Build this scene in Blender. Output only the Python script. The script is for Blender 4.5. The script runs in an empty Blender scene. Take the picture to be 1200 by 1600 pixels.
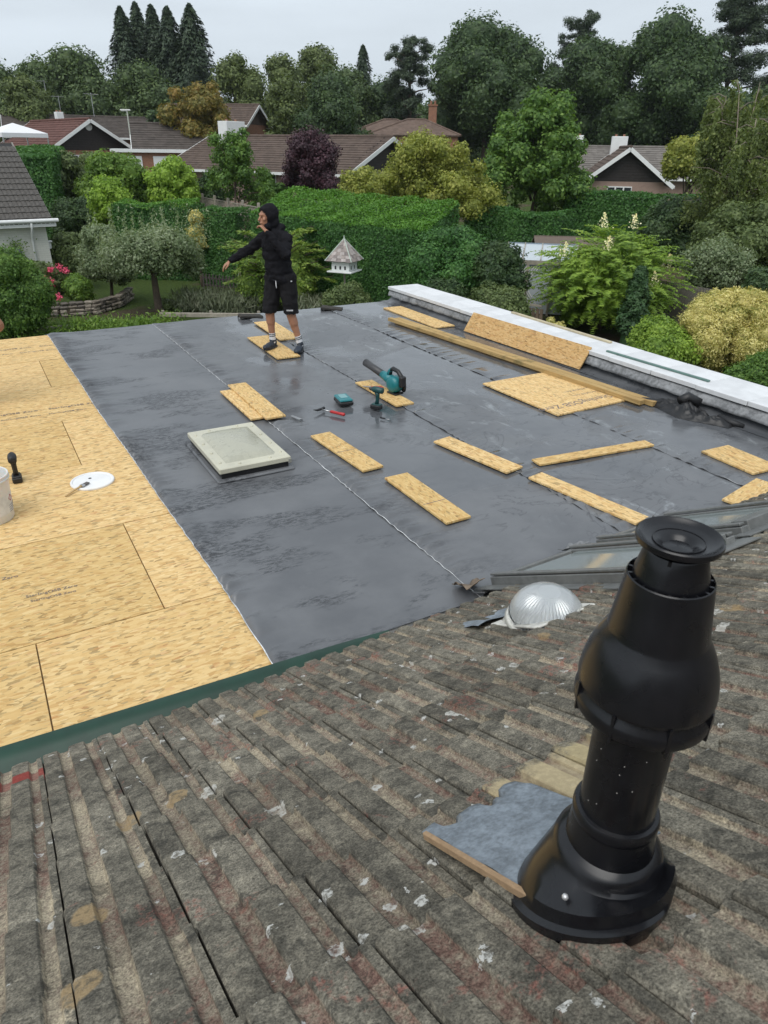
import bpy, math, random
import numpy as np
from mathutils import Vector, Matrix, noise as mnoise
sc = bpy.context.scene
R_ = math.radians
# ------------------------------------------------------------------ camera
cam_d = bpy.data.cameras.new('camera'); cam = bpy.data.objects.new('camera', cam_d)
sc.collection.objects.link(cam); sc.camera = cam
right = Vector((0.87121, -0.49078, 0.01236)); down = Vector((-0.21569, -0.40528, -0.88837))
fwd = Vector((0.44105, 0.77129, -0.45894))
m = Matrix((right, -down, -fwd)).transposed().to_4x4(); m.translation = (0, 0, 5.1)
cam.matrix_world = m
cam_d.sensor_fit = 'VERTICAL'; cam_d.sensor_height = 36; cam_d.sensor_width = 27; cam_d.lens = 24.75
cam_d.clip_start = 0.05; cam_d.clip_end = 1500
cam_d.dof.use_dof = True; cam_d.dof.focus_distance = 7.5; cam_d.dof.aperture_fstop = 18.0
# ------------------------------------------------------------------ sky and sun (overcast)
SUN_EL, SUN_AZ = 58, 235          # azimuth measured from +Y towards +X
w = bpy.data.worlds.new('World'); sc.world = w; w.use_nodes = True
nt = w.node_tree; bg = nt.nodes['Background']
sky = nt.nodes.new('ShaderNodeTexSky'); sky.sky_type = 'NISHITA'; sky.sun_disc = False
sky.sun_elevation = R_(SUN_EL); sky.sun_rotation = R_(SUN_AZ)
sky.air_density = 1.0; sky.dust_density = 4.0; sky.ozone_density = 2.0
hs = nt.nodes.new('ShaderNodeHueSaturation'); hs.inputs['Saturation'].default_value = 0.30
tc = nt.nodes.new('ShaderNodeTexCoord'); mp = nt.nodes.new('ShaderNodeMapping'); mp.inputs['Scale'].default_value = (1.2, 1.2, 7)
cl = nt.nodes.new('ShaderNodeTexNoise'); cl.inputs['Scale'].default_value = 2.2; cl.inputs['Detail'].default_value = 6
cr = nt.nodes.new('ShaderNodeMapRange'); cr.inputs['From Min'].default_value = .3; cr.inputs['From Max'].default_value = .7
cr.inputs['To Min'].default_value = .88; cr.inputs['To Max'].default_value = 1.06
mx = nt.nodes.new('ShaderNodeMix'); mx.data_type = 'RGBA'; mx.blend_type = 'MIX'; mx.inputs[0].default_value = 0.80
mx.inputs[7].default_value = (6.2, 6.95, 7.65, 1)          # even cloud sheet
ml = nt.nodes.new('ShaderNodeMix'); ml.data_type = 'RGBA'; ml.blend_type = 'MULTIPLY'; ml.inputs[0].default_value = 1
L = nt.links.new
L(sky.outputs[0], hs.inputs['Color']); L(hs.outputs[0], mx.inputs[6]); L(mx.outputs[2], ml.inputs[6])
L(tc.outputs['Generated'], mp.inputs[0]); L(mp.outputs[0], cl.inputs['Vector']); L(cl.outputs[0], cr.inputs[0]); L(cr.outputs[0], ml.inputs[7])
L(ml.outputs[2], bg.inputs['Color']); bg.inputs['Strength'].default_value = 0.10
sd = bpy.data.lights.new('sun', 'SUN'); sd.energy = 1.5; sd.angle = R_(50); sd.color = (1, .97, .93)
so = bpy.data.objects.new('sun', sd); sc.collection.objects.link(so)
a, e = R_(SUN_AZ), R_(SUN_EL)
so.rotation_euler = Vector((math.sin(a)*math.cos(e), math.cos(a)*math.cos(e), math.sin(e))).to_track_quat('Z', 'Y').to_euler()
vs = sc.view_settings; vs.view_transform = 'Standard'; vs.look = 'None'; vs.exposure = 0.40; vs.gamma = 1; vs.use_curve_mapping = False
sc.cycles.max_bounces = 6; sc.cycles.transparent_max_bounces = 6; sc.cycles.use_denoising = True
sc.cycles.diffuse_bounces = 3; sc.cycles.glossy_bounces = 3; sc.cycles.transmission_bounces = 4
# ------------------------------------------------------------------ object helpers
COL = sc.collection
def tag(o, label=None, cat=None, group=None, kind=None):
    if label: o['label'] = label
    if cat: o['category'] = cat
    if group: o['group'] = group
    if kind: o['kind'] = kind
    return o
def empty(name, loc=(0, 0, 0), rz=0, label=None, cat=None, group=None):
    o = bpy.data.objects.new(name, None); COL.objects.link(o); o.location = loc; o.rotation_euler = (0, 0, rz)
    o.empty_display_size = .1
    return tag(o, label, cat, group)
def link(name, me, parent=None, loc=None, rot=None):
    o = bpy.data.objects.new(name, me); COL.objects.link(o)
    if parent: o.parent = parent
    if loc is not None: o.location = loc
    if rot is not None: o.rotation_euler = rot
    return o
def np_mesh(name, V, polys, mat=None, smooth=False):
    """V (n,3); polys: list of int arrays (k, corners)"""
    me = bpy.data.meshes.new(name); V = np.asarray(V, np.float32)
    polys = [np.asarray(p, np.int32) for p in polys if len(p)]
    me.vertices.add(len(V)); me.vertices.foreach_set('co', V.ravel())
    nl = sum(p.size for p in polys); npol = sum(len(p) for p in polys)
    me.loops.add(nl); me.loops.foreach_set('vertex_index', np.concatenate([p.ravel() for p in polys]))
    tot = np.concatenate([np.full(len(p), p.shape[1], np.int32) for p in polys])
    st = np.concatenate([[0], np.cumsum(tot)[:-1]]).astype(np.int32)
    me.polygons.add(npol); me.polygons.foreach_set('loop_start', st); me.polygons.foreach_set('loop_total', tot)
    if smooth: me.polygons.foreach_set('use_smooth', np.ones(npol, bool))
    me.update(calc_edges=True)
    if mat: me.materials.append(mat)
    return me
class MB:
    """collects simple shapes into one mesh"""
    def __init__(s): s.v = []; s.f = []; s.T = Matrix.Identity(4)
    def add(s, vs, fs):
        b = len(s.v); s.v += [tuple(s.T @ Vector(p)) for p in vs]; s.f += [tuple(i+b for i in f) for f in fs]; return s
    def box(s, c, d, rz=0, bev=0.0, M=None):
        hx, hy, hz = d[0]/2, d[1]/2, d[2]/2
        T = Matrix.Translation(c) @ (M if M is not None else Matrix.Rotation(rz, 4, 'Z'))
        if bev <= 0:
            P = [Vector((x, y, z)) for x in (-hx, hx) for y in (-hy, hy) for z in (-hz, hz)]
            F = [(0, 1, 3, 2), (4, 6, 7, 5), (0, 4, 5, 1), (2, 3, 7, 6), (0, 2, 6, 4), (1, 5, 7, 3)]
        else:
            b = bev; P = []; ring = [(-hx, -hy+b), (-hx+b, -hy), (hx-b, -hy), (hx, -hy+b), (hx, hy-b), (hx-b, hy), (-hx+b, hy), (-hx, hy-b)]
            ins = [(max(-hx+b, min(hx-b, x)), max(-hy+b, min(hy-b, y))) for x, y in ring]
            for z, q in ((-hz, ins), (-hz+b, ring), (hz-b, ring), (hz, ins)): P += [Vector((x, y, z)) for x, y in q]
            F = [tuple(range(7, -1, -1)), tuple(range(24, 32))]
            for k in range(3):
                for i in range(8): j = (i+1) % 8; F.append((k*8+i, k*8+j, k*8+8+j, k*8+8+i))
        return s.add([T @ p for p in P], F)
    def prism(s, pts, z0, z1):
        n = len(pts); P = [(x, y, z0) for x, y in pts] + [(x, y, z1) for x, y in pts]
        return s.add(P, [tuple(range(n-1, -1, -1)), tuple(range(n, 2*n))] + [(i, (i+1) % n, n+(i+1) % n, n+i) for i in range(n)])
    def quad(s, *p): return s.add(p, [tuple(range(len(p)))])
    def tube(s, pts, rad, n=8, cap=True):
        pts = [Vector(p) for p in pts]; rad = rad if isinstance(rad, (list, tuple)) else [rad]*len(pts)
        P = []; up = None
        for i, p in enumerate(pts):
            d = (pts[min(i+1, len(pts)-1)] - pts[max(i-1, 0)]).normalized()
            if up is None: up = d.orthogonal().normalized()
            up = (up - d*up.dot(d)).normalized(); sd_ = d.cross(up)
            P += [p + (up*math.cos(2*math.pi*k/n) + sd_*math.sin(2*math.pi*k/n))*rad[i] for k in range(n)]
        F = [(i*n+k, i*n+(k+1) % n, (i+1)*n+(k+1) % n, (i+1)*n+k) for i in range(len(pts)-1) for k in range(n)]
        if cap: F += [tuple(range(n-1, -1, -1)), tuple(range((len(pts)-1)*n, len(pts)*n))]
        return s.add(P, F)
    def lathe(s, prof, n=32, c=(0, 0, 0)):
        P = [(c[0]+r*math.cos(2*math.pi*k/n), c[1]+r*math.sin(2*math.pi*k/n), c[2]+z) for r, z in prof for k in range(n)]
        F = [(i*n+k, i*n+(k+1) % n, (i+1)*n+(k+1) % n, (i+1)*n+k) for i in range(len(prof)-1) for k in range(n)]
        return s.add(P, F)
    def ell(s, c, r, n=12, m=8, M=None):
        T = Matrix.Translation(c) @ (M if M is not None else Matrix.Identity(4))
        P = []; F = []
        for i in range(m+1):
            t = math.pi*i/m
            for k in range(n):
                f = 2*math.pi*k/n; P.append(T @ Vector((r[0]*math.sin(t)*math.cos(f), r[1]*math.sin(t)*math.sin(f), r[2]*math.cos(t))))
        for i in range(m):
            for k in range(n): F.append((i*n+k, (i+1)*n+k, (i+1)*n+(k+1) % n, i*n+(k+1) % n))
        return s.add(P, F)
    def cap(s, p0, r0, p1, r1, n=10):           # closed tapered capsule
        p0, p1 = Vector(p0), Vector(p1); d = (p1-p0); l = max(d.length, 1e-5); d = d/l
        pts = []; rr = []
        for k in range(5): t = math.pi/2*(1-k/4); pts.append(p0 - d*r0*math.sin(t)); rr.append(max(r0*math.cos(t), 1e-4))
        for k in range(5): t = math.pi/2*k/4; pts.append(p1 + d*r1*math.sin(t)); rr.append(max(r1*math.cos(t), 1e-4))
        return s.tube(pts, rr, n)
    def mesh(s, name, mat=None, smooth=False):
        me = bpy.data.meshes.new(name); me.from_pydata(s.v, [], s.f); me.update()
        if mat: me.materials.append(mat)
        if smooth: me.polygons.foreach_set('use_smooth', np.ones(len(me.polygons), bool))
        return me
    def build(s, name, mat, parent=None, smooth=False, loc=None, rot=None):
        return link(name, s.mesh(name, mat, smooth), parent, loc, rot)
def smooth_by_angle(me, deg=35):
    me.set_sharp_from_angle(angle=R_(deg))
# ------------------------------------------------------------------ material helpers
class NT:
    def __init__(s, name):
        s.mat = bpy.data.materials.new(name); s.mat.use_nodes = True; s.t = s.mat.node_tree
        s.bsdf = s.t.nodes['Principled BSDF']; s.out = s.t.nodes['Material Output']
    def put(s, sock, v):
        if v is None: return
        if isinstance(v, bpy.types.NodeSocket): s.t.links.new(v, sock)
        else:
            if sock.type == 'RGBA' and len(v) == 3: v = (*v, 1)
            sock.default_value = v
    def nd(s, ty, ins=None, **pr):
        n = s.t.nodes.new('ShaderNode'+ty)
        for k, v in pr.items(): setattr(n, k, v)
        for k, v in (ins or {}).items(): s.put(n.inputs[k], v)
        return n
    def pos(s): return s.nd('NewGeometry').outputs['Position']
    def obj(s): return s.nd('TexCoord').outputs['Object']
    def rnd(s): return s.nd('ObjectInfo').outputs['Random']
    def island(s): return s.nd('NewGeometry').outputs['Random Per Island']
    def attr(s, n): return s.nd('Attribute', attribute_name=n).outputs['Fac']
    def map(s, v, loc=(0, 0, 0), rot=(0, 0, 0), sc_=(1, 1, 1)): return s.nd('Mapping', {0: v, 1: loc, 2: rot, 3: sc_}).outputs[0]
    def noise(s, v, scale, detail=4, rough=.55, dist=0): return s.nd('TexNoise', {'Vector': v, 'Scale': scale, 'Detail': detail, 'Roughness': rough, 'Distortion': dist}).outputs[0]
    def vor(s, v, scale, feat='F1', rnd=1.0, dim='3D'): return s.nd('TexVoronoi', {'Vector': v, 'Scale': scale, 'Randomness': rnd}, feature=feat, voronoi_dimensions=dim)
    def math(s, op, a, b=0.0, clamp=False): return s.nd('Math', {0: a, 1: b}, operation=op, use_clamp=clamp).outputs[0]
    def rng(s, v, a, b, c=0., d=1., smooth=True): return s.nd('MapRange', {0: v, 1: a, 2: b, 3: c, 4: d}, interpolation_type='SMOOTHSTEP' if smooth else 'LINEAR').outputs[0]
    def ramp(s, f, stops, interp='LINEAR'):
        n = s.nd('ValToRGB', {0: f}); r = n.color_ramp; r.interpolation = interp
        while len(r.elements) < len(stops): r.elements.new(.5)
        for el, (p, c) in zip(r.elements, stops): el.position = p; el.color = (*c, 1)
        return n.outputs[0]
    def mix(s, f, a, b, mode='MIX'):
        n = s.nd('Mix', None, data_type='RGBA', blend_type=mode); s.put(n.inputs[0], f); s.put(n.inputs[6], a); s.put(n.inputs[7], b); return n.outputs[2]
    def bump(s, h, strength=.3, dist=.01, nrm=None): return s.nd('Bump', {'Strength': strength, 'Distance': dist, 'Height': h, 'Normal': nrm}).outputs[0]
    def vadd(s, a, b): return s.nd('VectorMath', {0: a, 1: b}, operation='ADD').outputs[0]
    def vscl(s, a, f): n = s.nd('VectorMath', {0: a}, operation='SCALE'); s.put(n.inputs['Scale'], f); return n.outputs[0]
    def sep(s, v): return s.nd('SeparateXYZ', {0: v}).outputs
    def comb(s, x, y, z): return s.nd('CombineXYZ', {0: x, 1: y, 2: z}).outputs[0]
    def end(s, col=None, rough=None, nrm=None, metal=None, spec=None):
        b = s.bsdf
        if col is not None: s.put(b.inputs['Base Color'], col)
        if rough is not None: s.put(b.inputs['Roughness'], rough)
        if nrm is not None: s.put(b.inputs['Normal'], nrm)
        if metal is not None: s.put(b.inputs['Metallic'], metal)
        if spec is not None: s.put(b.inputs['Specular IOR Level'], spec)
        return s.mat
def plain(name, col, rough=.5, metal=0, var=.15, scale=30, bump=.15, spec=.5):
    n = NT(name); p = n.obj(); f = n.noise(p, scale, 5, .6); g = n.noise(p, scale*.17, 3)
    k = n.math('ADD', n.math('MULTIPLY', f, .5), n.math('MULTIPLY', g, .5))
    c = n.mix(n.rng(k, .3, .7), tuple(x*(1-var) for x in col), tuple(min(1, x*(1+var)) for x in col))
    r = n.rng(g, .3, .7, max(0.02, rough-.08), min(1, rough+.08))
    return n.end(c, r, n.bump(f, bump, .004), metal, spec)
def foliage(name, c1, c2, c3, trans=.22, rough=.55, nscale=1.2):
    n = NT(name); p = n.pos(); i = n.island(); g = n.noise(p, nscale, 3, .6)
    f = n.math('ADD', n.math('MULTIPLY', i, .6), n.math('MULTIPLY', n.rng(g, .3, .7), .4))
    c1, c2, c3 = [tuple(v*1.65 for v in q) for q in (c1, c2, c3)]; c = n.ramp(f, [(.05, c1), (.5, c2), (.95, c3)])
    n.end(c, rough, spec=.35)
    tr = n.nd('BsdfTranslucent', {'Color': n.mix(.5, c, (c3[0]*1.5, c3[1]*1.6, c3[2]*.7))})
    ms = n.nd('MixShader', {0: trans, 1: n.bsdf.outputs[0], 2: tr.outputs[0]})
    n.t.links.new(ms.outputs[0], n.out.inputs['Surface']); return n.mat
# ------------------------------------------------------------------ roof materials
def osb_mat(name, tint=(1, 1, 1), rot=0.0):
    n = NT(name); r = n.rnd(); o = n.obj()
    v = n.vadd(o, n.comb(n.math('MULTIPLY', r, 37.0), n.math('MULTIPLY', r, 91.0), 0.0))
    wob = n.noise(v, 5.0, 3, .6); v = n.vadd(v, n.vscl(n.comb(wob, wob, 0.), .012))
    lay = []
    for i, (ang, sx, sy) in enumerate(((-.45, 25, 78), (.35, 23, 68), (.95, 26, 80), (-1.1, 26, 74), (.02, 17, 52))):
        q = n.map(v, (i*3.7, i*7.1, 0), (0, 0, ang+rot), (sx, sy, 1))
        vo = n.vor(q, 1.0, dim='2D'); c = n.nd('SeparateColor', {0: vo.outputs['Color']}).outputs
        ed = None
        lay.append((c[0], n.math('MULTIPLY', c[1], (1, 1, .72, .70, .9)[i]), ed))
    tone, key, _ = lay[0]
    for t2, k2, _ in lay[1:]:
        g = n.math('GREATER_THAN', k2, key)
        tone = n.mix(g, tone, t2); key = n.math('MAXIMUM', key, k2)
    fib = n.noise(n.map(v, (0, 0, 0), (0, 0, rot), (12, 260, 1)), 1.0, 3, .6)
    big = n.noise(v, 2.2, 3, .5)
    tt = n.math('ADD', n.math('MULTIPLY', tone, .82), n.math('ADD', n.math('MULTIPLY', fib, .16), n.math('MULTIPLY', big, .1)))
    col = n.ramp(tt, [(.05, (.36, .21, .09)), (.13, (.52, .35, .165)), (.26, (.61, .445, .225)), (.55, (.66, .505, .27)), (.85, (.70, .555, .32)), (1., (.75, .63, .40))])
    crev = n.rng(key, .42, .70, .58, 1.0)
    col = n.mix(1.0, col, n.comb(crev, crev, crev), 'MULTIPLY')
    red = n.rng(lay[1][0], .955, .965); col = n.mix(n.math('MULTIPLY', red, .35), col, (.45, .20, .09))
    vb = n.rng(r, 0, 1, .90, 1.04, False); col = n.mix(1.0, col, n.comb(vb, n.math('MULTIPLY', vb, n.rng(r, 0, 1, .985, 1.0, False)), n.math('MULTIPLY', vb, n.rng(r, 0, 1, .93, 1.04, False))), 'MULTIPLY'); col = n.mix(1.0, col, tint, 'MULTIPLY')
    return n.end(col, .72, n.bump(n.math('ADD', key, n.math('MULTIPLY', fib, .3)), .35, .0025), spec=.25)
OSB = osb_mat('osb_strand_board', (1.0, .905, .735)); OSB_DAMP = osb_mat('osb_strand_board_damp', (.88, .74, .60), 1.2)
OSB_EDGE = plain('osb_edge', (.36, .24, .11), .8, var=.35, scale=90)

def membrane_mat():
    n = NT('rubber_membrane'); p = n.pos(); x, y, z = n.sep(p)
    q = n.map(p, (0, 0, 0), (0, 0, R_(8)), (1, 1, 1))
    wetn = n.noise(p, .55, 4, .55, .6); right_side = n.rng(x, 1.9, 3.0)
    wet = n.math('MULTIPLY', n.rng(wetn, .44, .54), n.math('ADD', n.math('MULTIPLY', right_side, .85), .15))
    # drying film outlines
    fl = n.noise(n.map(p, (3, 1, 0), (0, 0, .5), (1.0, 1.6, 1)), 1.1, 5, .6, 1.2)
    rim = n.math('SUBTRACT', 1.0, n.math('MULTIPLY', n.math('ABSOLUTE', n.math('SUBTRACT', n.math('FRACT', n.math('MULTIPLY', fl, 7.0)), .5)), 9.0), True)
    rim = n.math('MULTIPLY', rim, n.math('MULTIPLY', right_side, n.rng(n.noise(p, .9, 2), .40, .52)))
    # dark scuffed bands left of the second seam
    sc1 = n.noise(n.map(p, (0, 0, 0), (0, 0, R_(-12)), (5, 15, 1)), 3.0, 8, .86, .3)
    bands = n.math('MULTIPLY', n.rng(n.noise(n.map(p, (2, .4, 0), (0, 0, R_(-10)), (.7, 1.7, 1)), 1.3, 5, .65), .48, .58), n.math('SUBTRACT', 1.0, right_side, True))
    scuff = n.math('MULTIPLY', n.rng(sc1, .475, .53), bands)
    grain = n.noise(p, 160, 3, .6); soft = n.noise(p, 1.3, 6, .62)
    # pale dried residue streaks
    st = n.noise(n.map(p, (0, 5, 0), (0, 0, R_(18)), (2.6, 1.0, 1)), 1.3, 6, .65, 1.4)
    pale = n.math('MULTIPLY', n.rng(st, .56, .64), n.math('MULTIPLY', n.rng(n.noise(p, 6.0, 4, .7), .42, .60), n.rng(x, 3.0, 4.2)))
    col = n.mix(n.rng(soft, .3, .7), (.092, .096, .103), (.155, .160, .167))
    col = n.mix(n.math('MULTIPLY', scuff, .95), col, (.034, .036, .040))
    col = n.mix(n.math('MULTIPLY', pale, .7), col, (.27, .29, .30))
    col = n.mix(n.math('MULTIPLY', rim, .7), col, (.045, .047, .052)); col = n.mix(n.math('MULTIPLY', wet, .35), col, (.05, .054, .060))
    col = n.mix(n.math('MULTIPLY', n.rng(grain, .35, .75), .25), col, (.10, .107, .12))
    tread = n.rng(n.noise(p, 9, 5, .7), .62, .70); col = n.mix(n.math('MULTIPLY', tread, .25), col, (.14, .145, .15))
    rough = n.math('SUBTRACT', n.rng(soft, .3, .7, .34, .47), n.math('MULTIPLY', wet, .28))
    rough = n.math('ADD', rough, n.math('MULTIPLY', scuff, .14)); rough = n.math('SUBTRACT', rough, n.math('MULTIPLY', pale, .12))
    dents = n.noise(p, 3.2, 3, .5); creases = n.noise(n.map(p, (0, 0, 0), (0, 0, .15), (9, 1.2, 1)), 1.2, 3, .5)
    h = n.math('ADD', n.math('MULTIPLY', dents, 1.0), n.math('ADD', n.math('MULTIPLY', grain, .02), n.math('MULTIPLY', creases, .06)))
    return n.end(col, rough, n.bump(h, .35, .012), spec=.55)
MEMB = membrane_mat()
SEAM = plain('seam_edge_tape', (.55, .56, .56), .5, var=.5, scale=25)
GLUE_SHADE = plain('black_seam_shadow_bead', (.012, .012, .013), .45)  # black bead that also paints in the shadow under the lap edges

def tile_mat(name, band=None, band_col=None, soft=.02):
    n = NT(name); p = n.pos(); r = n.rnd(); tr = n.attr('trough'); o = n.obj()
    n1 = n.noise(p, 11, 6, .68, .3); n2 = n.noise(p, 55, 4, .72); n3 = n.noise(p, 230, 3, .75); n4 = n.noise(p, 3.1, 4, .6, .5)
    rib = n.ramp(n.math('ADD', n.math('MULTIPLY', n1, .55), n.math('MULTIPLY', n2, .45)),
                 [(.30, (.040, .039, .034)), (.41, (.074, .071, .061)), (.50, (.125, .118, .100)), (.59, (.19, .178, .148)), (.72, (.31, .285, .23))])
    tro = n.ramp(n.math('ADD', n.math('MULTIPLY', n4, .5), n.math('MULTIPLY', n2, .5)),
                 [(.34, (.10, .060, .052)), (.42, (.16, .108, .090)), (.49, (.20, .170, .138)), (.58, (.28, .25, .195)), (.72, (.42, .37, .28))])
    edge = n.math('ADD', tr, n.math('ADD', n.math('MULTIPLY', n.math('SUBTRACT', n2, .5), .7), n.math('MULTIPLY', n.math('SUBTRACT', n4, .5), .9)))
    col = n.mix(n.rng(edge, .35, .62), rib, tro)
    # red under-colour showing where the surface has worn
    wr = n.math('MULTIPLY', n.rng(n.noise(p, 4.2, 5, .72, .5), .57, .63), n.rng(n2, .44, .60))
    col = n.mix(n.math('MULTIPLY', wr, .7), col, (.19, .075, .062))
    tone = n.rng(r, 0, 1, .78, 1.22, False); col = n.mix(1., col, n.comb(tone, n.math('MULTIPLY', tone, .975), n.math('MULTIPLY', tone, .92)), 'MULTIPLY')
    spk = n.rng(n3, .33, .67, .45, 1.7, False); col = n.mix(1., col, n.comb(spk, spk, spk), 'MULTIPLY')
    # black algae
    col = n.mix(n.math('MULTIPLY', n.rng(n.noise(p, 13, 6, .78, .6), .54, .64), .6), col, (.030, .030, .027))
    # pale lichen crusts, ragged and patchy
    pd = n.vadd(p, n.vscl(n.nd('TexNoise', {'Vector': p, 'Scale': 60., 'Detail': 4., 'Roughness': .7}).outputs[1], .034))
    for sc_, th, keep, c in ((10, .20, .87, (.46, .45, .41)), (26, .24, .84, (.50, .50, .47))):
        vo = n.vor(pd, sc_); cr_ = n.nd('SeparateColor', {0: vo.outputs['Color']}).outputs; lim = n.math('MULTIPLY', cr_[1], th*1.7)
        dd = vo.outputs['Distance']; ringy = n.rng(n.math('DIVIDE', dd, n.math('ADD', lim, .001)), .1, .75, .30, 1.0)
        k = n.math('MULTIPLY', n.math('MULTIPLY', n.math('LESS_THAN', dd, lim), ringy), n.math('GREATER_THAN', cr_[0], keep))
        col = n.mix(n.math('MULTIPLY', k, n.rng(n2, .36, .56, .10, .95)), col, c)
    # round ochre lichen
    vo = n.vor(n.vadd(p, n.vscl(n.nd('TexNoise', {'Vector': p, 'Scale': 20.}).outputs[1], .02)), 7.5); cr_ = n.nd('SeparateColor', {0: vo.outputs['Color']}).outputs
    k = n.math('MULTIPLY', n.rng(vo.outputs['Distance'], .24, .30, 1, 0), n.math('GREATER_THAN', cr_[2], .90))
    col = n.mix(n.math('MULTIPLY', k, n.rng(n2, .36, .56, .25, .85)), col, n.mix(n3, (.20, .135, .065), (.40, .30, .17)))
    if band:
        ly = n.sep(o)[1]; lx = n.sep(o)[0]; wv = n.math('MULTIPLY', n.math('SUBTRACT', n.noise(p, 30, 5, .7), .5), soft*6)
        ly = n.math('ADD', ly, wv)
        kb = n.math('MULTIPLY', n.rng(ly, band[0]-soft, band[0]+soft), n.rng(ly, band[1]-soft, band[1]+soft, 1, 0))
        bc = n.mix(n.rng(n2, .4, .7), tuple(x*.8 for x in band_col), band_col)
        col = n.mix(n.math('MULTIPLY', kb, .92), col, n.mix(n.math('MULTIPLY', tr, .45), bc, tro))
    h = n.math('ADD', n2, n.math('MULTIPLY', n3, .8))
    return n.end(col, .93, n.bump(h, .5, .003), spec=.2)
TILE = tile_mat('weathered_concrete_tile')
TILE_RED = tile_mat('tile_red_unfaded', (-.26, -.13), (.27, .045, .038), .006)
TILE_CREAM = tile_mat('tile_cream_patch', (-.25, -.02), (.50, .41, .25), .03)
TILE_CREAM2 = tile_mat('tile_cream_patch_small', (-.15, -.03), (.46, .38, .22), .03)
LEAD = plain('lead_sheet', (.19, .22, .25), .55, .1, var=.4, scale=110, bump=.3)
LEAD_OLD = plain('old_lead_flashing', (.23, .235, .24), .6, .3, var=.55, scale=26, bump=.5)
PVC_BLK = plain('black_plastic', (.007, .0072, .009), .27, var=.25, scale=60, bump=.03, spec=.45)
WHITE_SLAB = plain('white_painted_slab', (.62, .63, .64), .6, var=.12, scale=7, bump=.12)
MORTAR = plain('rough_mortar', (.30, .29, .27), .9, var=.5, scale=40, bump=.8)
BRICK = plain('red_brick_wall', (.26, .12, .075), .85, var=.3, scale=12, bump=.5)
GREEN_TRIM = plain('dark_green_drip_trim', (.006, .036, .021), .42, var=.35, scale=7, bump=.06)
DARK_STEEL = plain('dark_grey_metal', (.055, .058, .062), .42, .55, var=.2, scale=30)
UNDER = plain('roofing_underlay', (.03, .03, .03), .9)

ZR = 2.7
# ------------------------------------------------------------------ ground
def gz(x, y):
    d = math.hypot(x, y); t = min(1, max(0, (d-34)/42)); return 2.3*t*t*(3-2*t)
def ground():
    n = NT('garden_ground'); p = n.pos()
    g = n.noise(p, .22, 5, .6); f = n.noise(p, 7, 6, .7); fine = n.noise(p, 60, 3, .7)
    grass = n.mix(n.rng(f, .3, .7), (.035, .060, .014), (.085, .125, .030)); earth = n.mix(f, (.06, .045, .032), (.13, .10, .07))
    col = n.mix(n.rng(g, .52, .60), grass, earth); col = n.mix(n.math('MULTIPLY', fine, .4), col, (.03, .05, .012))
    mat = n.end(col, .95, n.bump(n.math('ADD', f, fine), .8, .05), spec=.15)
    rs = np.concatenate([np.linspace(-60, 10, 15), np.linspace(12, 90, 40), np.linspace(100, 900, 25)]); X, Y = np.meshgrid(rs, rs)
    Z = np.vectorize(gz)(X, Y); k = len(rs)
    V = np.stack([X, Y, Z], -1).reshape(-1, 3); i = np.arange(k*k).reshape(k, k)
    F = np.stack([i[:-1, :-1], i[:-1, 1:], i[1:, 1:], i[1:, :-1]], -1).reshape(-1, 4)
    tag(link('ground', np_mesh('ground', V, [F], mat, True)), kind='structure')
ground()
# ------------------------------------------------------------------ flat roof
froof = empty('flat_roof_extension', (3, 7, 0), 0, 'flat roof extension half covered in grey rubber membrane, half bare board', 'roof')
FO = Vector((3, 7, 0))
def on_roof(o): o.location = Vector(o.location) - FO; o.parent = froof; return o
mb = MB(); mb.box((2.15, 6.9, 1.31), (8.9, 8.0, 2.62)); on_roof(mb.build('wall', BRICK))
mb = MB(); mb.box((2.05, 11.03, ZR-.10), (9.2, .03, .16)); mb.box((-2.57, 6.9, ZR-.10), (.03, 8.2, .16)); on_roof(mb.build('fascia', plain('white_fascia', (.7, .7, .68), .45)))
# decking boards, each sheet its own part
BOARDS = []
rows = [(2.795, 3.567, [-2.55, -.115, 2.3]), (3.572, 4.757, [-2.55, -1.84, .575, 2.9]), (4.762, 5.985, [-2.55, -.62, 1.8]),
        (5.990, 7.195, [-2.55, -1.93, .482, 2.9]), (7.2, 8.395, [-2.55, -.45, 1.95]), (8.4, 9.605, [-2.55, -1.87, .53, 2.9]), (9.61, 11.0, [-2.55, -.9, 1.5])]
random.seed(4)
for y0, y1, xs in rows:
    for x0, x1 in zip(xs[:-1], xs[1:]):
        x1_ = min(x1, 1.2)
        if x0 >= 1.1: continue
        mb = MB(); sx, sy = x1_-x0-.007, y1-y0-.003
        mb.box((0, 0, -.009), (sx, sy, .018), bev=.0012)
        o = mb.build('osb_board', OSB, None, loc=((x0+x1_)/2, (y0+y1)/2, ZR + random.uniform(-.001, .001)), rot=(0, 0, 0)); on_roof(o); BOARDS.append(o)
# rest of the deck under the membrane
mb = MB(); mb.box((2.15, 6.9, ZR-.032), (9.36, 8.16, .022)); on_roof(mb.build('deck_underlay', OSB_EDGE))
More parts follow.
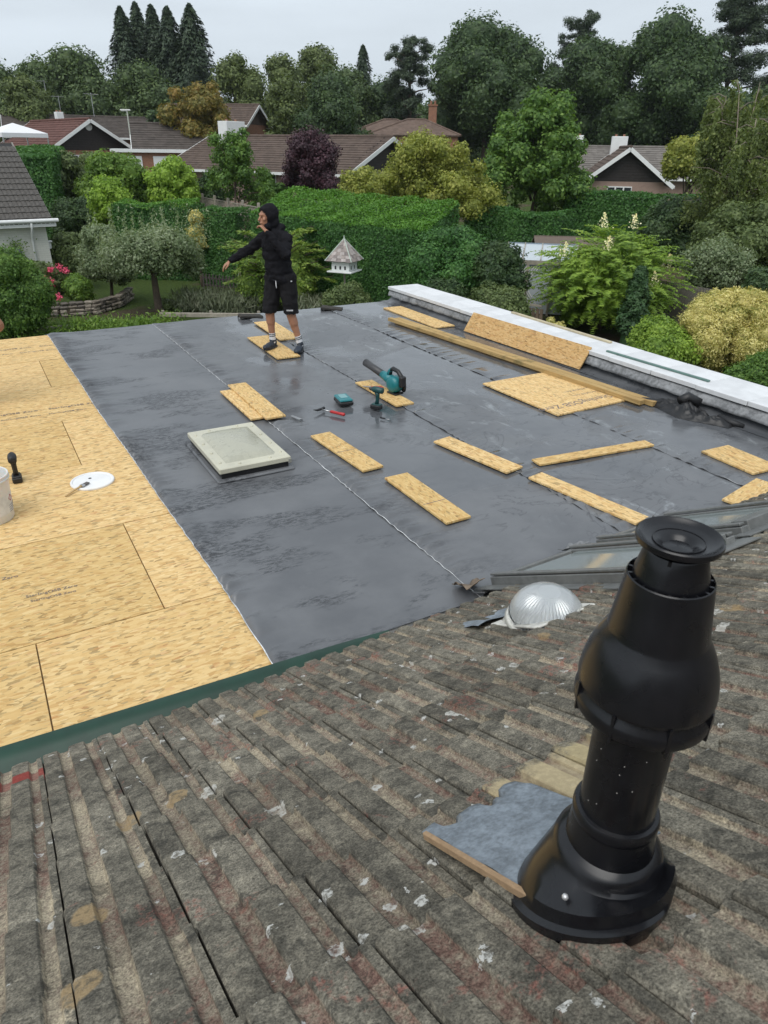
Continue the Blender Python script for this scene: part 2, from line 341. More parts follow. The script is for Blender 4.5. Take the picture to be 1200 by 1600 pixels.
# membrane strips: grid with a rippled left lap edge
def strip(x0, x1, y0, y1, z, seed, amp, wl, edge_amp, lift_right=False):
    rng = np.random.RandomState(seed)
    us = np.concatenate([[0, .004], np.linspace(.012, .16, 13), np.linspace(.2, x1-x0, 14)])
    ys = np.arange(y0, y1, .0125); ys = np.append(ys, y1)
    nz = np.cumsum(rng.randn(len(ys))*.5); k = np.exp(-np.arange(-20, 21)**2/60.); nz = np.convolve(nz-nz.mean(), k/k.sum(), 'same')
    wav = edge_amp*(np.sin(ys*1.1+seed)+.6*np.sin(ys*2.7+1.3*seed)) + .003*np.sin(ys/wl*6.28+nz*2.6)
    rip = np.sin(ys/wl*6.28 + nz*2.6 + seed)*np.clip(.45+.55*np.interp(ys, np.arange(y0-1, y1+1, .31), rng.uniform(-.2, 1.4, len(np.arange(y0-1, y1+1, .31)))), .05, 1.2); rip = np.maximum(rip, -.35)
    U, Y = np.meshgrid(us, ys); taper = 1 - np.clip(U/.35, 0, 1)
    ph = np.interp(Y - .18*np.minimum(U, .2), ys, rip)
    if seed == 3: wav = wav + .021*(11.0-ys)-.06
    X = x0 + U + wav[:, None]*taper
    pk = .055; fall = np.maximum((U/pk)*np.exp(1-U/pk), (.12 if seed < 8 else .55)*np.exp(-(U/.03)**2))
    Z = z + amp*(np.maximum(ph+.35, 0))*fall + .0035*np.sin(X*3.1+seed)*np.sin(Y*2.3+seed*1.7)*np.clip(U/.3, 0, 1)
    Z += .0015*np.sin(X*9+Y*4)*np.clip(U/.3, 0, 1); Z += .004
    V = np.stack([X, Y, Z], -1).reshape(-1, 3); r, c = Y.shape; i = np.arange(r*c).reshape(r, c)
    F = np.stack([i[:-1, :-1], i[:-1, 1:], i[1:, 1:], i[1:, :-1]], -1).reshape(-1, 4)
    # turned down lap edge so the lip has thickness
    b = len(V); low = V[i[:, 0]].copy(); low[:, 2] = np.maximum(low[:, 2]-.006, z-.003); low[:, 0] += .001; V = np.vstack([V, low]); j = b+np.arange(r)
    F2 = np.stack([i[:-1, 0], i[1:, 0], j[1:], j[:-1]], -1)
    o = link('membrane_strip', np_mesh('membrane_strip', V, [F, F2], MEMB, True)); on_roof(o)
    E = np.stack([X[:, 0], Y[:, 0], Z[:, 0]], -1); return E
def ribbon(name, E, off0, off1, dz, mat, wmod=None):
    a = E.copy(); b = E.copy(); w = np.ones(len(E)) if wmod is None else wmod
    a[:, 0] += off0; b[:, 0] += off0+(off1-off0)*w; a[:, 2] += dz; b[:, 2] += dz
    V = np.vstack([a, b]); k = len(E); i = np.arange(k-1)
    F = np.stack([i, i+k, i+k+1, i+1], -1); on_roof(link(name, np_mesh(name, V, [F], mat, True)))
seams = [(.835, 2.36, .026, .19, .007, 3), (2.25, 3.74, .022, .17, .005, 5), (3.63, 5.16, .012, .15, .005, 8), (5.06, 6.34, .014, .19, .005, 11)]
for k, (x0, x1, amp, wl, ea, sd_) in enumerate(seams):
    E = strip(x0, x1, 2.76, 11.02, ZR+.003+.004*k, sd_, amp, wl, ea)
    t = np.arange(len(E)); wm = np.clip(np.interp(t, np.arange(0, len(t)+9, 7), np.random.RandomState(k).uniform(-.3, 1.2, len(np.arange(0, len(t)+9, 7)))), 0.05, 1)
    if k < 2: ribbon('seam_tape', E, -.003, .004, .0012, SEAM, .55+.45*wm)
    else: ribbon('seam_tape', E, -.003, .006, .0012, SEAM, np.clip(wm-.55, 0.02, 1))
    if k > 1: ribbon('seam_bead_shade', E, -.0045, -.001, -.005, GLUE_SHADE, np.ones(len(t)))
# skirt of membrane hanging over the far edge
mb = MB(); mb.box((3.65, 11.025, ZR-.05), (5.8, .006, .11)); on_roof(mb.build('membrane_skirt', MEMB))
# green drip trim between the bare boards and the tiles
def trim():
    prof = [(.0, .012), (-.03, .018), (-.06, .014), (-.09, -.004), (-.115, -.035), (-.15, -.055), (-.21, -.05)]
    xs = np.arange(-2.6, 1.62, .03); V = []
    for x in xs:
        f = min(1, max(0, (1.66-x)/.35)); yb = 2.80 - .035*(x+.3)
        wv = .006*math.sin(x*5.1)+.004*math.sin(x*11.7)
        for k, (dy, dz) in enumerate(prof): V.append((x, yb+dy*(.35+.65*f) + wv*k/6, ZR+.028+dz*f*.8+wv*.6*k/6))
    c = len(prof); r = len(xs); i = np.arange(r*c).reshape(r, c)
    F = np.stack([i[:-1, :-1], i[1:, :-1], i[1:, 1:], i[:-1, 1:]], -1).reshape(-1, 4)
    on_roof(link('drip_trim', np_mesh('drip_trim', V, [F], GREEN_TRIM, True)))
trim()
# board print: faded lines of lettering
INK = plain('faded_board_ink', (.13, .11, .12), .8, var=.4, scale=50)
def text(body, size, loc, rz, mat, parent=None, name='printed_lettering', tilt=None):
    cu = bpy.data.curves.new(name, 'FONT'); cu.body = body; cu.size = size; cu.extrude = 0
    t = bpy.data.objects.new(name+'_curve', cu); COL.objects.link(t)
    me = bpy.data.meshes.new_from_object(t.evaluated_get(bpy.context.evaluated_depsgraph_get())); bpy.data.objects.remove(t)
    me.materials.clear(); me.materials.append(mat); me.name = name
    o = link(name, me, parent, loc, tilt or (0, 0, rz)); o['kind'] = 'stuff'; return o
def printed(x, y, body, size, rz=0):
    o = text(body, size, (x, y, ZR+.0025), rz, INK); on_roof(o)
line = 'SterlingOSB Zero     '
printed(-.85, 4.36, line*2, .045, R_(-2)); printed(-1.05, 4.09, line, .06, R_(-2)); printed(-.12, 4.06, 'SterlingOSB Zero', .04, R_(-2)); printed(-.10, 4.00, 'SterlingOSB Zero', .035, R_(-2))
printed(-1.4, 7.62, line*4, .07, R_(-.5)); printed(-.9, 7.46, line*4, .05, R_(-.5)); printed(-1.2, 10.35, line*4, .07); printed(-1.2, 10.1, line*4, .06); printed(-1.5, 6.62, line, .05)

# ------------------------------------------------------------------ parapet with white coping slabs
par = empty('parapet', (6.7, 7, 0), 0, 'low parapet wall topped with white coping slabs along the right edge', 'parapet wall')
PO = Vector((6.7, 7, 0))
def on_par(o): o.location = Vector(o.location)-PO; o.parent = par; return o
mb = MB(); mb.box((6.68, 6.95, (ZR+.196)/2), (.52, 8.2, ZR+.196)); on_par(mb.build('wall', MORTAR))
y = 11.10; random.seed(9); k = 0
for L_ in (1.09, 1.1, .62, .62, .61, .6, .62, .63, .6, .61, .62, .6, .6):
    mb = MB(); mb.box((0, 0, 0), (.605+random.uniform(-.004, .004), L_-.006, .05), bev=.004)
    on_par(mb.build('coping_slab', WHITE_SLAB, None, loc=(6.667+random.uniform(-.004, .004), y-L_/2, ZR+.226+random.uniform(-.0015, .0015)), rot=(0, 0, random.uniform(-.004, .004))))
    y -= L_
def sheet(name, xs_fn, ys, prof_n, mat, parent_fn):
    V = []; 
    for yy in ys: V += xs_fn(yy)
    c = prof_n; r = len(ys); i = np.arange(r*c).reshape(r, c); F = np.stack([i[:-1, :-1], i[1:, :-1], i[1:, 1:], i[:-1, 1:]], -1).reshape(-1, 4)
    return parent_fn(link(name, np_mesh(name, V, [F], mat, True)))
def fl_prof(y):
    a = mnoise.noise(Vector((y*4.2, 1, 0)))*.016 + mnoise.noise(Vector((y*13, 4, 0)))*.010; b = mnoise.noise(Vector((y*5.5, 9, 0)))*.014
    out = .035 if y < 8.6 else .012
    return [(6.402, y, ZR+.192), (6.385-out*.3, y, ZR+.180), (6.375-out*.6+a*.5, y, ZR+.15), (6.372-out+a, y, ZR+.122+b*.5), (6.368-out*1.25+a*1.3, y, ZR+.095+b), (6.372-out*1.25+a*1.3, y, ZR+.093+b)]
sheet('lead_flashing', fl_prof, np.arange(3.0, 11.08, .022), 6, LEAD_OLD, on_par)
def up_prof(y):
    a = mnoise.noise(Vector((y*2.2, 21, 0)))*.012
    return [(6.418, y, ZR+.17), (6.408+a*.4, y, ZR+.11), (6.39+a, y, ZR+.06), (6.34+a, y, ZR+.026), (6.26+a, y, ZR+.0245), (6.2, y, ZR+.0225)]
sheet('membrane_upstand', up_prof, np.arange(2.8, 11.06, .05), 6, MEMB, on_par)
# ------------------------------------------------------------------ tiled roof
E_ = Vector((1, .035, 0)).normalized(); S_ = Vector((.035*math.cos(R_(30)), -math.cos(R_(30)), math.sin(R_(30)))).normalized()
S_ = (S_ - E_*S_.dot(E_)).normalized(); N_ = (-S_).cross(E_); N_ = E_.cross(-S_).normalized()
TO = Vector((0, 2.75, ZR)); TM = Matrix((E_, -S_, N_)).transposed().to_4x4(); TM.translation = TO
troof = empty('tiled_roof', TO, 0, 'weathered grey concrete tiled roof slope with lichen in the foreground', 'tiled roof'); troof.matrix_world = TM
PROF = [(.000, -.016, 0), (.0022, -.016, 0), (.0028, .010, 0), (.0075, .0155, 0), (.030, .0163, 0), (.0565, .0155, 0), (.0600, .0120, .3), (.0645, .001, 1), (.080, -.001, 1), (.0955, .001, 1), (.100, .0130, .3),
        (.1035, .0155, 0), (.130, .0163, 0), (.1565, .0155, 0), (.160, .0120, .3), (.1645, .001, 1), (.176, .0, 1), (.1865, .002, 1), (.1895, .0085, .3), (.1930, .0095, .2), (.2058, .0095, .2), (.2063, -.016, 0), (.2080, -.016, 0)]
def tile_mesh(seed, mat, full=True):
    rng = random.Random(seed); vs = [-.001, .004, .03, .075, .12, .165, .21, .26, .31, .335] if full else [0, .02, .335]
    V = []; T = []; c = len(PROF)
    def zb(v): return .032*(1-v/.306)
    V += [(u, rng.uniform(-.002, .002), h+zb(0)-.036) for u, h, _ in PROF]; T += [t for *_, t in PROF]
    for k, v in enumerate(vs):
        for u, h, t in PROF:
            j = mnoise.noise(Vector((u*26+seed*7.3, v*20, seed)))*.0013 + mnoise.noise(Vector((u*70+seed*3.3, v*55, seed+5)))*.0012 if h > -.01 else 0
            er = mnoise.noise(Vector((u*40+seed, seed*3.1, 0)))*.007 if k < 2 else 0
            dz = -.006 if k == 0 else 0
            V.append((u, -(v+er), h+zb(v)+j+dz)); T.append(t)
    r = len(vs)+1; i = np.arange(r*c).reshape(r, c)
    F = np.stack([i[:-1, :-1], i[:-1, 1:], i[1:, 1:], i[1:, :-1]], -1).reshape(-1, 4)
    me = np_mesh('tile', V, [F], mat, True); at = me.attributes.new('trough', 'FLOAT', 'POINT'); at.data.foreach_set('value', np.array(T, np.float32)); smooth_by_angle(me, 28)
    return me
TILES = [tile_mesh(s, TILE) for s in range(6)]; T_RED = tile_mesh(7, TILE_RED); T_CR = tile_mesh(8, TILE_CREAM); T_CR2 = tile_mesh(9, TILE_CREAM2)
T_FAR = tile_mesh(3, TILE, False)
TW, TG = .208, .306; U0 = -.173; SROW = .375
CREAM = {(4, 6): T_CR, (5, 6): T_CR2}
random.seed(11); far_pl = []
def eave_shift(u): return float(np.interp(u, [-2, -.6, -.2, .7, 1.6, 2.3, 6], [-.03, -.02, 0, .055, .02, -.04, -.04]))
for r_ in range(-1, 14):
    s = SROW + r_*TG
    for c_ in range(-9, 28):
        u = U0 + c_*TW; s = SROW + r_*TG + eave_shift(u)
        if r_ < 0 and u < 6: continue
        if 2.24 < u+.1 < 3.12 and s < 1.22: continue
        if 3.12 <= u+.1 < 4.03 and s < 1.10: continue
        if u > 5.3: continue
        # tiles cut away round the flue apron
        if .47 < u+.1 < .88 and abs(s-2.52) < .16 and r_ == 8: 
            pass
        vis = u > -.62 and s < 3.25 and u < 3.47-(s-1.03)*1.42+.35 and s > .05
        if not vis: far_pl.append((u, s)); continue
        me = TILES[random.randrange(6)]
        if r_ in (0,) and c_ == -1: me = T_RED
        if (c_, r_) in CREAM: me = CREAM[(c_, r_)]
        o = link('tile', me, troof); o.location = (u+random.uniform(-.0015, .0015), -s+random.uniform(-.004, .004), random.uniform(-.001, .002)); o.rotation_euler = (random.uniform(-.006, .006), random.uniform(-.008, .008), random.uniform(-.006, .006))
V0 = np.empty(len(T_FAR.vertices)*3, np.float32); T_FAR.vertices.foreach_get('co', V0); V0 = V0.reshape(-1, 3)
F0 = np.array([p.vertices[:] for p in T_FAR.polygons]); VV = []; FF = []
for k, (u, s) in enumerate(far_pl): VV.append(V0+np.array([u, -s, 0])); FF.append(F0+k*len(V0))
me = np_mesh('outlying_tiles', np.vstack(VV), [np.vstack(FF)], TILE, False); at = me.attributes.new('trough', 'FLOAT', 'POINT')
tt = np.array([0]*0+[t for _ in range(4) for *_, t in PROF], np.float32); at.data.foreach_set('value', np.tile(tt, len(far_pl)))
tag(link('outlying_tiles', me, troof), kind='stuff')
mb = MB(); mb.box((1.6, -2.3, -.045), (7.4, 4.2, .02)); mb.build('roofing_underlay', UNDER, troof)
mb = MB(); mb.box((1.6, -.02, -.12), (7.4, .02, .2)); mb.build('fascia', plain('roof_fascia', (.25, .25, .24), .6), troof)
# roof slope behind the camera and the house below, so the roof is not a loose sheet
mb = MB()
r0 = TO + S_*4.36; mb.quad(r0+E_*-2.1, r0+E_*5.3, r0+E_*5.3+Vector((0, -3.8, -2.2)), r0+E_*-2.1+Vector((0, -3.8, -2.2)))
o = mb.build('rear_slope', TILE); o.parent = troof; o.matrix_parent_inverse = TM.inverted()
mb = MB(); mb.box((1.6, -.95, 1.25), (6.6, 7.0, 2.5)); o = mb.build('house_wall', BRICK); o.parent = troof; o.matrix_parent_inverse = TM.inverted()
# ------------------------------------------------------------------ roof windows in the tiled slope
GLASS = NT('window_glass'); GLASS.end((.35, .40, .39), .08, spec=.7); GLASS.bsdf.inputs['Transmission Weight'].default_value = .35; GLASS = GLASS.mat
SHEEN_BLIND = plain('sky_sheen_blind', (.46, .50, .48), .7, var=.1)  # pale colour stands in for sky reflected in the glass above
PINE = plain('pine_lining', (.52, .36, .17), .6, var=.2, scale=20)
WINGREY = plain('grey_coated_aluminium', (.17, .175, .17), .45, .3, var=.2, scale=30)
def roof_window(label, u0, u1, s0, s1):
    root = empty('roof_window', (0, 0, 0), 0, label, 'roof window', 'roof windows at the foot of the tiled slope')
    T = TM.copy(); T.translation = TM @ Vector((u0, -s0, 0)); root.matrix_world = T
    w_, l_ = u1-u0, s1-s0; h = .085; DARK_STEEL = WINGREY
    def pt(name, c, d, mat, bev=.004): mb = MB(); mb.box(c, d, bev=bev); return mb.build(name, mat, root)
    pt('side_frame', (.03, -l_/2, h/2-.02), (.06, l_, h+.04), DARK_STEEL); pt('side_frame', (w_-.03, -l_/2, h/2-.02), (.06, l_, h+.04), DARK_STEEL)
    pt('bottom_frame', (w_/2, -.025, h/2-.02), (w_-.124, .05, h+.034), DARK_STEEL); pt('top_frame', (w_/2, -l_+.05, h/2-.01), (w_-.124, .10, h+.07), DARK_STEEL)
    pt('side_cover', (.022, -l_/2, h+.014), (.04, l_*.99, .014), DARK_STEEL, .003); pt('side_cover', (w_-.022, -l_/2, h+.014), (.04, l_*.99, .014), DARK_STEEL, .003)
    pt('glass_pane', (w_/2, -l_/2-.02, h-.018), (w_-.126, l_-.17, .014), GLASS, .002)
    pt('sheen_blind', (w_/2, -l_/2, h-.06), (w_-.13, l_-.18, .01), SHEEN_BLIND, 0)
    pt('pine_bar', (w_/2, -l_*.42, h-.045), (w_-.14, .075, .018), PINE, .002)
    pt('apron_flashing', (w_/2, .06, .012), (w_+.16, .16, .012), LEAD_OLD, .002); pt('side_flashing', (-.05, -l_/2, .035), (.09, l_+.1, .006), DARK_STEEL, 0); pt('side_flashing', (w_+.05, -l_/2, .034), (.09, l_+.1, .006), DARK_STEEL, 0)
    pt('top_flashing', (w_/2, -l_-.04, .05), (w_+.14, .10, .01), DARK_STEEL, .002)
    return root
roof_window('dark framed roof window partly hidden behind the black flue', 2.33, 3.02, .10, 1.26)
roof_window('dark framed roof window furthest right, cut off by the picture edge', 3.22, 3.93, .10, 1.16)
# scraps of lead at the feet of the windows
def scrap(label, u, s, size, seed, mat=None):
    rng = random.Random(seed); n_ = 9; V = []
    for i in range(n_):
        for j in range(n_):
            x = (i/(n_-1)-.5)*size[0]; y = (j/(n_-1)-.5)*size[1]
            z = mnoise.noise(Vector((x*14+seed, y*14, seed)))*size[2] + (abs(x)/size[0])**2*size[2]*1.5
            V.append((x, y, z+.07))
    i = np.arange(n_*n_).reshape(n_, n_); F = np.stack([i[:-1, :-1], i[1:, :-1], i[1:, 1:], i[:-1, 1:]], -1).reshape(-1, 4)
    me = np_mesh('lead_scrap', V, [F], mat or LEAD_OLD, True); o = link('lead_scrap', me); T = TM.copy(); T.translation = TM @ Vector((u, -s, 0)); o.matrix_world = T @ Matrix.Rotation(rng.uniform(-.4, .4), 4, 'Z')
    md = o.modifiers.new('t', 'SOLIDIFY'); md.thickness = .004
    tag(o, label, 'flashing')
scrap('crumpled brown lead scrap at the left foot of the roof window', 2.22, .03, (.13, .22, .05), 3, plain('brown_stained_lead', (.16, .12, .085), .75, var=.5, scale=20, bump=.6))
scrap('dark bent lead scrap between the two roof windows', 3.10, .02, (.16, .14, .05), 5)
scrap('dark folded lead scrap at the far foot of the right roof window', 3.93, .03, (.2, .15, .06), 8)
# ------------------------------------------------------------------ flue terminal
DIRT = plain('pale_dust', (.45, .43, .40), .9)
FX, FY = .668, .460
flue = empty('flue_terminal', (FX, FY, ZR+1.321), 0, 'tall black plastic boiler flue terminal standing on the tiled roof', 'flue')
def fp(name, prof, mat=PVC_BLK, n=64, ang=30):
    mb = MB(); mb.lathe([(r, z-1.321) for r, z in prof], n); me = mb.mesh(name, mat, True); smooth_by_angle(me, ang); return link(name, me, flue)
cap = fp('cap_disc', [(.0005, 1.983), (.010, 1.982), (.017, 1.981), (.0205, 1.9845), (.024, 1.9875), (.037, 1.9905), (.043, 1.9925), (.0462, 1.996), (.0485, 1.9975), (.0503, 1.996), (.0508, 1.992), (.0500, 1.9885), (.044, 1.986), (.028, 1.981), (.0005, 1.978)])
fp('cap_stem', [(.030, 1.990), (.030, 1.962)], n=32)
for k in range(4):
    mb = MB(); a = k*math.pi/2+.5; mb.box((.032*math.cos(a), .032*math.sin(a), 1.972-1.321), (.012, .004, .014), rz=a); mb.build('cap_fin', PVC_BLK, flue)
fp('nozzle', [(.0310, 1.968), (.0340, 1.978), (.0360, 1.9785), (.0372, 1.976), (.0410, 1.960), (.0448, 1.944), (.0455, 1.940), (.0450, 1.925), (.042, 1.92)])
for k in range(18):
    mb = MB(); a = k*math.pi/9; mb.box((.0475*math.cos(a), .0475*math.sin(a), 1.930-1.321), (.007, .003, .02), rz=a); mb.build('vent_fin', PVC_BLK, flue)
fp('cowl_body', [(.0435, 1.915), (.0485, 1.920), (.0495, 1.938), (.0508, 1.9415), (.0520, 1.940), (.0527, 1.936), (.0565, 1.905), (.0605, 1.874), (.0622, 1.862), (.0632, 1.858), (.0700, 1.846), (.0765, 1.832), (.0820, 1.816), (.0858, 1.800), (.0880, 1.784), (.0882, 1.776), (.0868, 1.771), (.085, 1.776), (.055, 1.780)], ang=17)
fp('lower_ring', [(.0815, 1.775), (.0850, 1.762), (.0885, 1.757), (.0897, 1.752), (.0897, 1.744), (.0880, 1.737), (.0840, 1.733), (.0785, 1.733), (.0770, 1.738), (.080, 1.745), (.0815, 1.757)])
for k in range(8):
    mb = MB(); a = k*math.pi/4+.3; mb.box((.075*math.cos(a), .075*math.sin(a), 1.752-1.321), (.030, .004, .044), rz=a); mb.build('ring_fin', PVC_BLK, flue)
fp('pipe', [(.0540, 1.785), (.0540, 1.33)])
fp('seal_ring', [(.0543, 1.541), (.0600, 1.540), (.0622, 1.536), (.0630, 1.529), (.0625, 1.522), (.0610, 1.519)])
fp('sleeve', [(.0608, 1.521), (.0625, 1.50), (.0650, 1.474), (.0655, 1.466)])
# boot: cone whose foot follows the roof pitch
def boot():
    n = 72; V = []; k30 = math.tan(R_(30)); rings = [(.0652, .152, 0), (.073, .146, 0), (.0800, .138, 0), (.0822, .130, 0), (.0855, .110, .15), (.096, .066, .6), (.108, .024, 1), (.112, .008, 1), (.1145, .001, 1), (.121, -.002, 1), (.1250, -.004, 1), (.1258, -.010, 1), (.124, -.034, 1)]
    for r, z, f in rings:
        for k in range(n):
            a = 2*math.pi*k/n; w_ = min(1, max(0, .35+1.3*math.cos(a-3.3))); r_e = r if r < .1145 else .1145+(r-.1145)*w_; x, y = r_e*math.cos(a)-.020*f, r_e*math.sin(a)
            if r < .129 and r > .12: pass
            lift = .016*f*math.exp(-((a-5.35)/.24)**2)
            V.append((x, y, z - f*k30*y*.98 + .060*f + lift))
    F = [(i*n+k, i*n+(k+1) % n, (i+1)*n+(k+1) % n, (i+1)*n+k) for i in range(len(rings)-1) for k in range(n)]
    mb = MB(); mb.add(V, F); me = mb.mesh('boot', PVC_BLK, True); smooth_by_angle(me, 28); link('boot', me, flue)
boot()
for a_ in (3.42, .3):
    mb = MB(); mb.ell((.1015*math.cos(a_)-.012, .1015*math.sin(a_), .106 - .45*.1*math.sin(a_)), (.005, .005, .005)); mb.build('rivet', plain('zinc_rivet', (.6, .6, .6), .4, .6), flue, True)
# grime and drips on the plastic
for k in range(11):
    random.seed(k+3); a_ = random.uniform(2.2, 5.4); z_ = random.uniform(1.55, 1.73); mb = MB(); mb.ell((.0541*math.cos(a_), .0541*math.sin(a_), z_-1.321), (.0008, .0008, .0008), 6, 4); mb.build('dust_speck', DIRT, flue)
# lead apron dressed over the tiles
def apron():
    n_ = 40; m_ = 34; V = []
    for i in range(n_):
        for j in range(m_):
            u = .474+.25*i/(n_-1); s = 2.33+.37*j/(m_-1)
            s += (.007*math.sin(u*34)+.004*math.sin(u*71))*(1-j/(m_-1))
            if i == 0: u += .006*math.sin(s*40)
            uu = (u-U0) % TW; h = np.interp(uu, [p[0] for p in PROF], [max(p[1], 0) for p in PROF]); row = ((s-SROW) % TG); zb = .028*(1-row/.306)
            z = .10*h + .050 + .0015*mnoise.noise(Vector((u*40, s*40, 2))) + .002*mnoise.noise(Vector((u*9, s*9, 5))) - .02*max(0, 1-j/3)*(1-h/.016); V.append((u, -s, z))
    i = np.arange(n_*m_).reshape(n_, m_); F = np.stack([i[:-1, :-1], i[:-1, 1:], i[1:, 1:], i[1:, :-1]], -1).reshape(-1, 4)
    o = link('lead_apron', np_mesh('lead_apron', V, [F], LEAD, True)); o.parent = flue; o.matrix_parent_inverse = Matrix.Translation((-FX, -FY, -ZR-1.321)) @ TM
    md = o.modifiers.new('t', 'SOLIDIFY'); md.thickness = .003
apron()
CUT = tile_mat('cut_tile_edge', (-1, 1), (.40, .27, .16), .01)
mb = MB(); mb.box((0, 0, 0), (.011, .35, .016), bev=.002); o = mb.build('cut_tile_edge', CUT); o.parent = troof; o.location = (.468, -2.52, .050); o.rotation_euler = (0, 0, .0)
mb = MB(); mb.box((0, 0, 0), (.03, .02, .014), bev=.002); o = mb.build('cut_tile_edge', CUT); o.parent = troof; o.location = (.53, -2.745, .05)
# ------------------------------------------------------------------ sun tunnel dome
DX, DY = 1.850, 1.815
dome = empty('sun_tunnel_dome', (DX, DY, ZR+.585), 0, 'clear ribbed plastic sun tunnel dome on the tiled roof', 'rooflight')
CLEAR = NT('clear_acrylic'); CLEAR.end((.93, .95, .95), .04); CLEAR.bsdf.inputs['Transmission Weight'].default_value = .96; CLEAR.bsdf.inputs['IOR'].default_value = 1.12; CLEAR = CLEAR.mat
SILV = NT('prismatic_lining'); SILV.end((.80, .82, .83), .22, metal=.25); SILV.bsdf.inputs['Transmission Weight'].default_value = .45; SILV.bsdf.inputs['IOR'].default_value = 1.2; SILV = SILV.mat
DIRTY = plain('weathered_white_flange', (.50, .49, .45), .8, var=.35, scale=30)
mb = MB(); mb.lathe([(.0, -.06), (.12, -.06), (.135, -.03), (.14, .03)], 40); mb.build('light_tube', plain('grey_tube', (.30, .31, .31), .4, .3), dome, True)
prof = [(.166, -.01), (.166, .02)] + [(.163*math.cos(t), .03+.145*math.sin(t)) for t in np.linspace(0, math.pi/2-.01, 18)]
mb = MB(); mb.lathe(prof, 64); mb.build('outer_dome', CLEAR, dome, True)
n = 96; V = []; pr = [(.146*math.cos(t), .035+.128*math.sin(t)) for t in np.linspace(0, 1.25, 14)]
for r, z in pr:
    for k in range(n):
        a = 2*math.pi*k/n; rr = r*(1+(.028 if k % 2 else -.028)); V.append((rr*math.cos(a), rr*math.sin(a), z))
F = [(i*n+k, i*n+(k+1) % n, (i+1)*n+(k+1) % n, (i+1)*n+k) for i in range(len(pr)-1) for k in range(n)]
F.append(tuple(range((len(pr)-1)*n, len(pr)*n))); mb = MB(); mb.add(V, F); mb.build('ribbed_lining', SILV, dome)
mb = MB(); mb.lathe([(.150, .028), (.168, .026), (.172, .018), (.172, .004), (.168, -.004), (.19, -.05), (.20, -.09)], 48); mb.build('base_ring', DIRTY, dome, True)
mb = MB(); mb.lathe([(.1725, .020), (.176, .016), (.176, .008), (.1725, .004)], 48); mb.build('clamp_band', plain('clamp_band', (.42, .42, .38), .5, .3), dome, True)
def flange():
    mb = MB(); mb.box((0, 0, .050), (.33, .32, .012), bev=.004); o = mb.build('flange_plate', DIRTY); o.parent = dome
    T = TM.copy(); T.translation = (0, 0, 0); o.matrix_local = Matrix.Translation((0, 0, -.02)) @ T
    V = []; n_ = 16
    for i in range(n_):
        for j in range(n_):
            u = -.21+.42*i/(n_-1); s = .20+.30*j/(n_-1); V.append((u, s, .042-.03*j/n_+.006*math.sin(u*30)+.003*math.sin(s*40+u*9)))
    i = np.arange(n_*n_).reshape(n_, n_); F = np.stack([i[:-1, :-1], i[1:, :-1], i[1:, 1:], i[:-1, 1:]], -1).reshape(-1, 4)
    o = link('lead_apron', np_mesh('lead_apron', V, [F], LEAD, True)); o.parent = dome; o.matrix_local = T
flange()
# ------------------------------------------------------------------ skylight on the flat roof
skl = empty('skylight', (1.70, 5.54, ZR), 0, 'cream plastic domed skylight set in the grey membrane', 'skylight')
CREAM = plain('yellowed_cream_plastic', (.50, .485, .385), .38, var=.12, scale=8, bump=.04)
TOPC = plain('opal_skylight_panel', (.38, .375, .30), .30, var=.10, scale=60, bump=.05)
w2, l2 = .61, .93
mb = MB(); mb.box((0, 0, .014), (w2+.05, l2+.05, .03), bev=.012); mb.build('membrane_collar', MEMB, skl)
mb = MB(); mb.box((.0, .0, .052), (w2-.035, l2-.035, .05), bev=.003); mb.build('dark_upstand', plain('dark_upstand', (.012, .012, .013), .4), skl)
mb = MB(); mb.box((0, 0, .098), (w2, l2, .046), bev=.006); mb.build('outer_frame', CREAM, skl)
V = []; n_ = 17
for i in range(n_):
    for j in range(n_):
        a, b = i/(n_-1)*2-1, j/(n_-1)*2-1; e_ = max(abs(a), abs(b)); z = .1205 + (.018 if e_ < .99 else 0) + .034*(1-a*a)*(1-b*b); V.append((a*(w2/2-.085), b*(l2/2-.10), z))
i = np.arange(n_*n_).reshape(n_, n_); F = np.stack([i[:-1, :-1], i[1:, :-1], i[1:, 1:], i[:-1, 1:]], -1).reshape(-1, 4)
link('domed_panel', np_mesh('domed_panel', V, [F], TOPC, True), skl)
for x, y in [(s_*(w2/2-.045), t) for s_ in (-1, 1) for t in (-.34, -.11, .12, .35)] + [(-.12, -l2/2+.05), (.14, -l2/2+.05), (-.12, l2/2-.05), (.14, l2/2-.05)]:
    mb = MB(); mb.lathe([(.0, .133), (.008, .132), (.012, .127), (.013, .121)], 12, (x, y, 0)); mb.build('screw_cap', plain('screw_cap', (.62, .62, .56), .4) if x < -9 else CREAM, skl, True)
mb = MB(); mb.box((w2/2-.01, -l2/2+.012, .082), (.03, .03, .04), bev=.004); mb.build('corner_clip', plain('grey_clip', (.25, .25, .22), .5), skl)
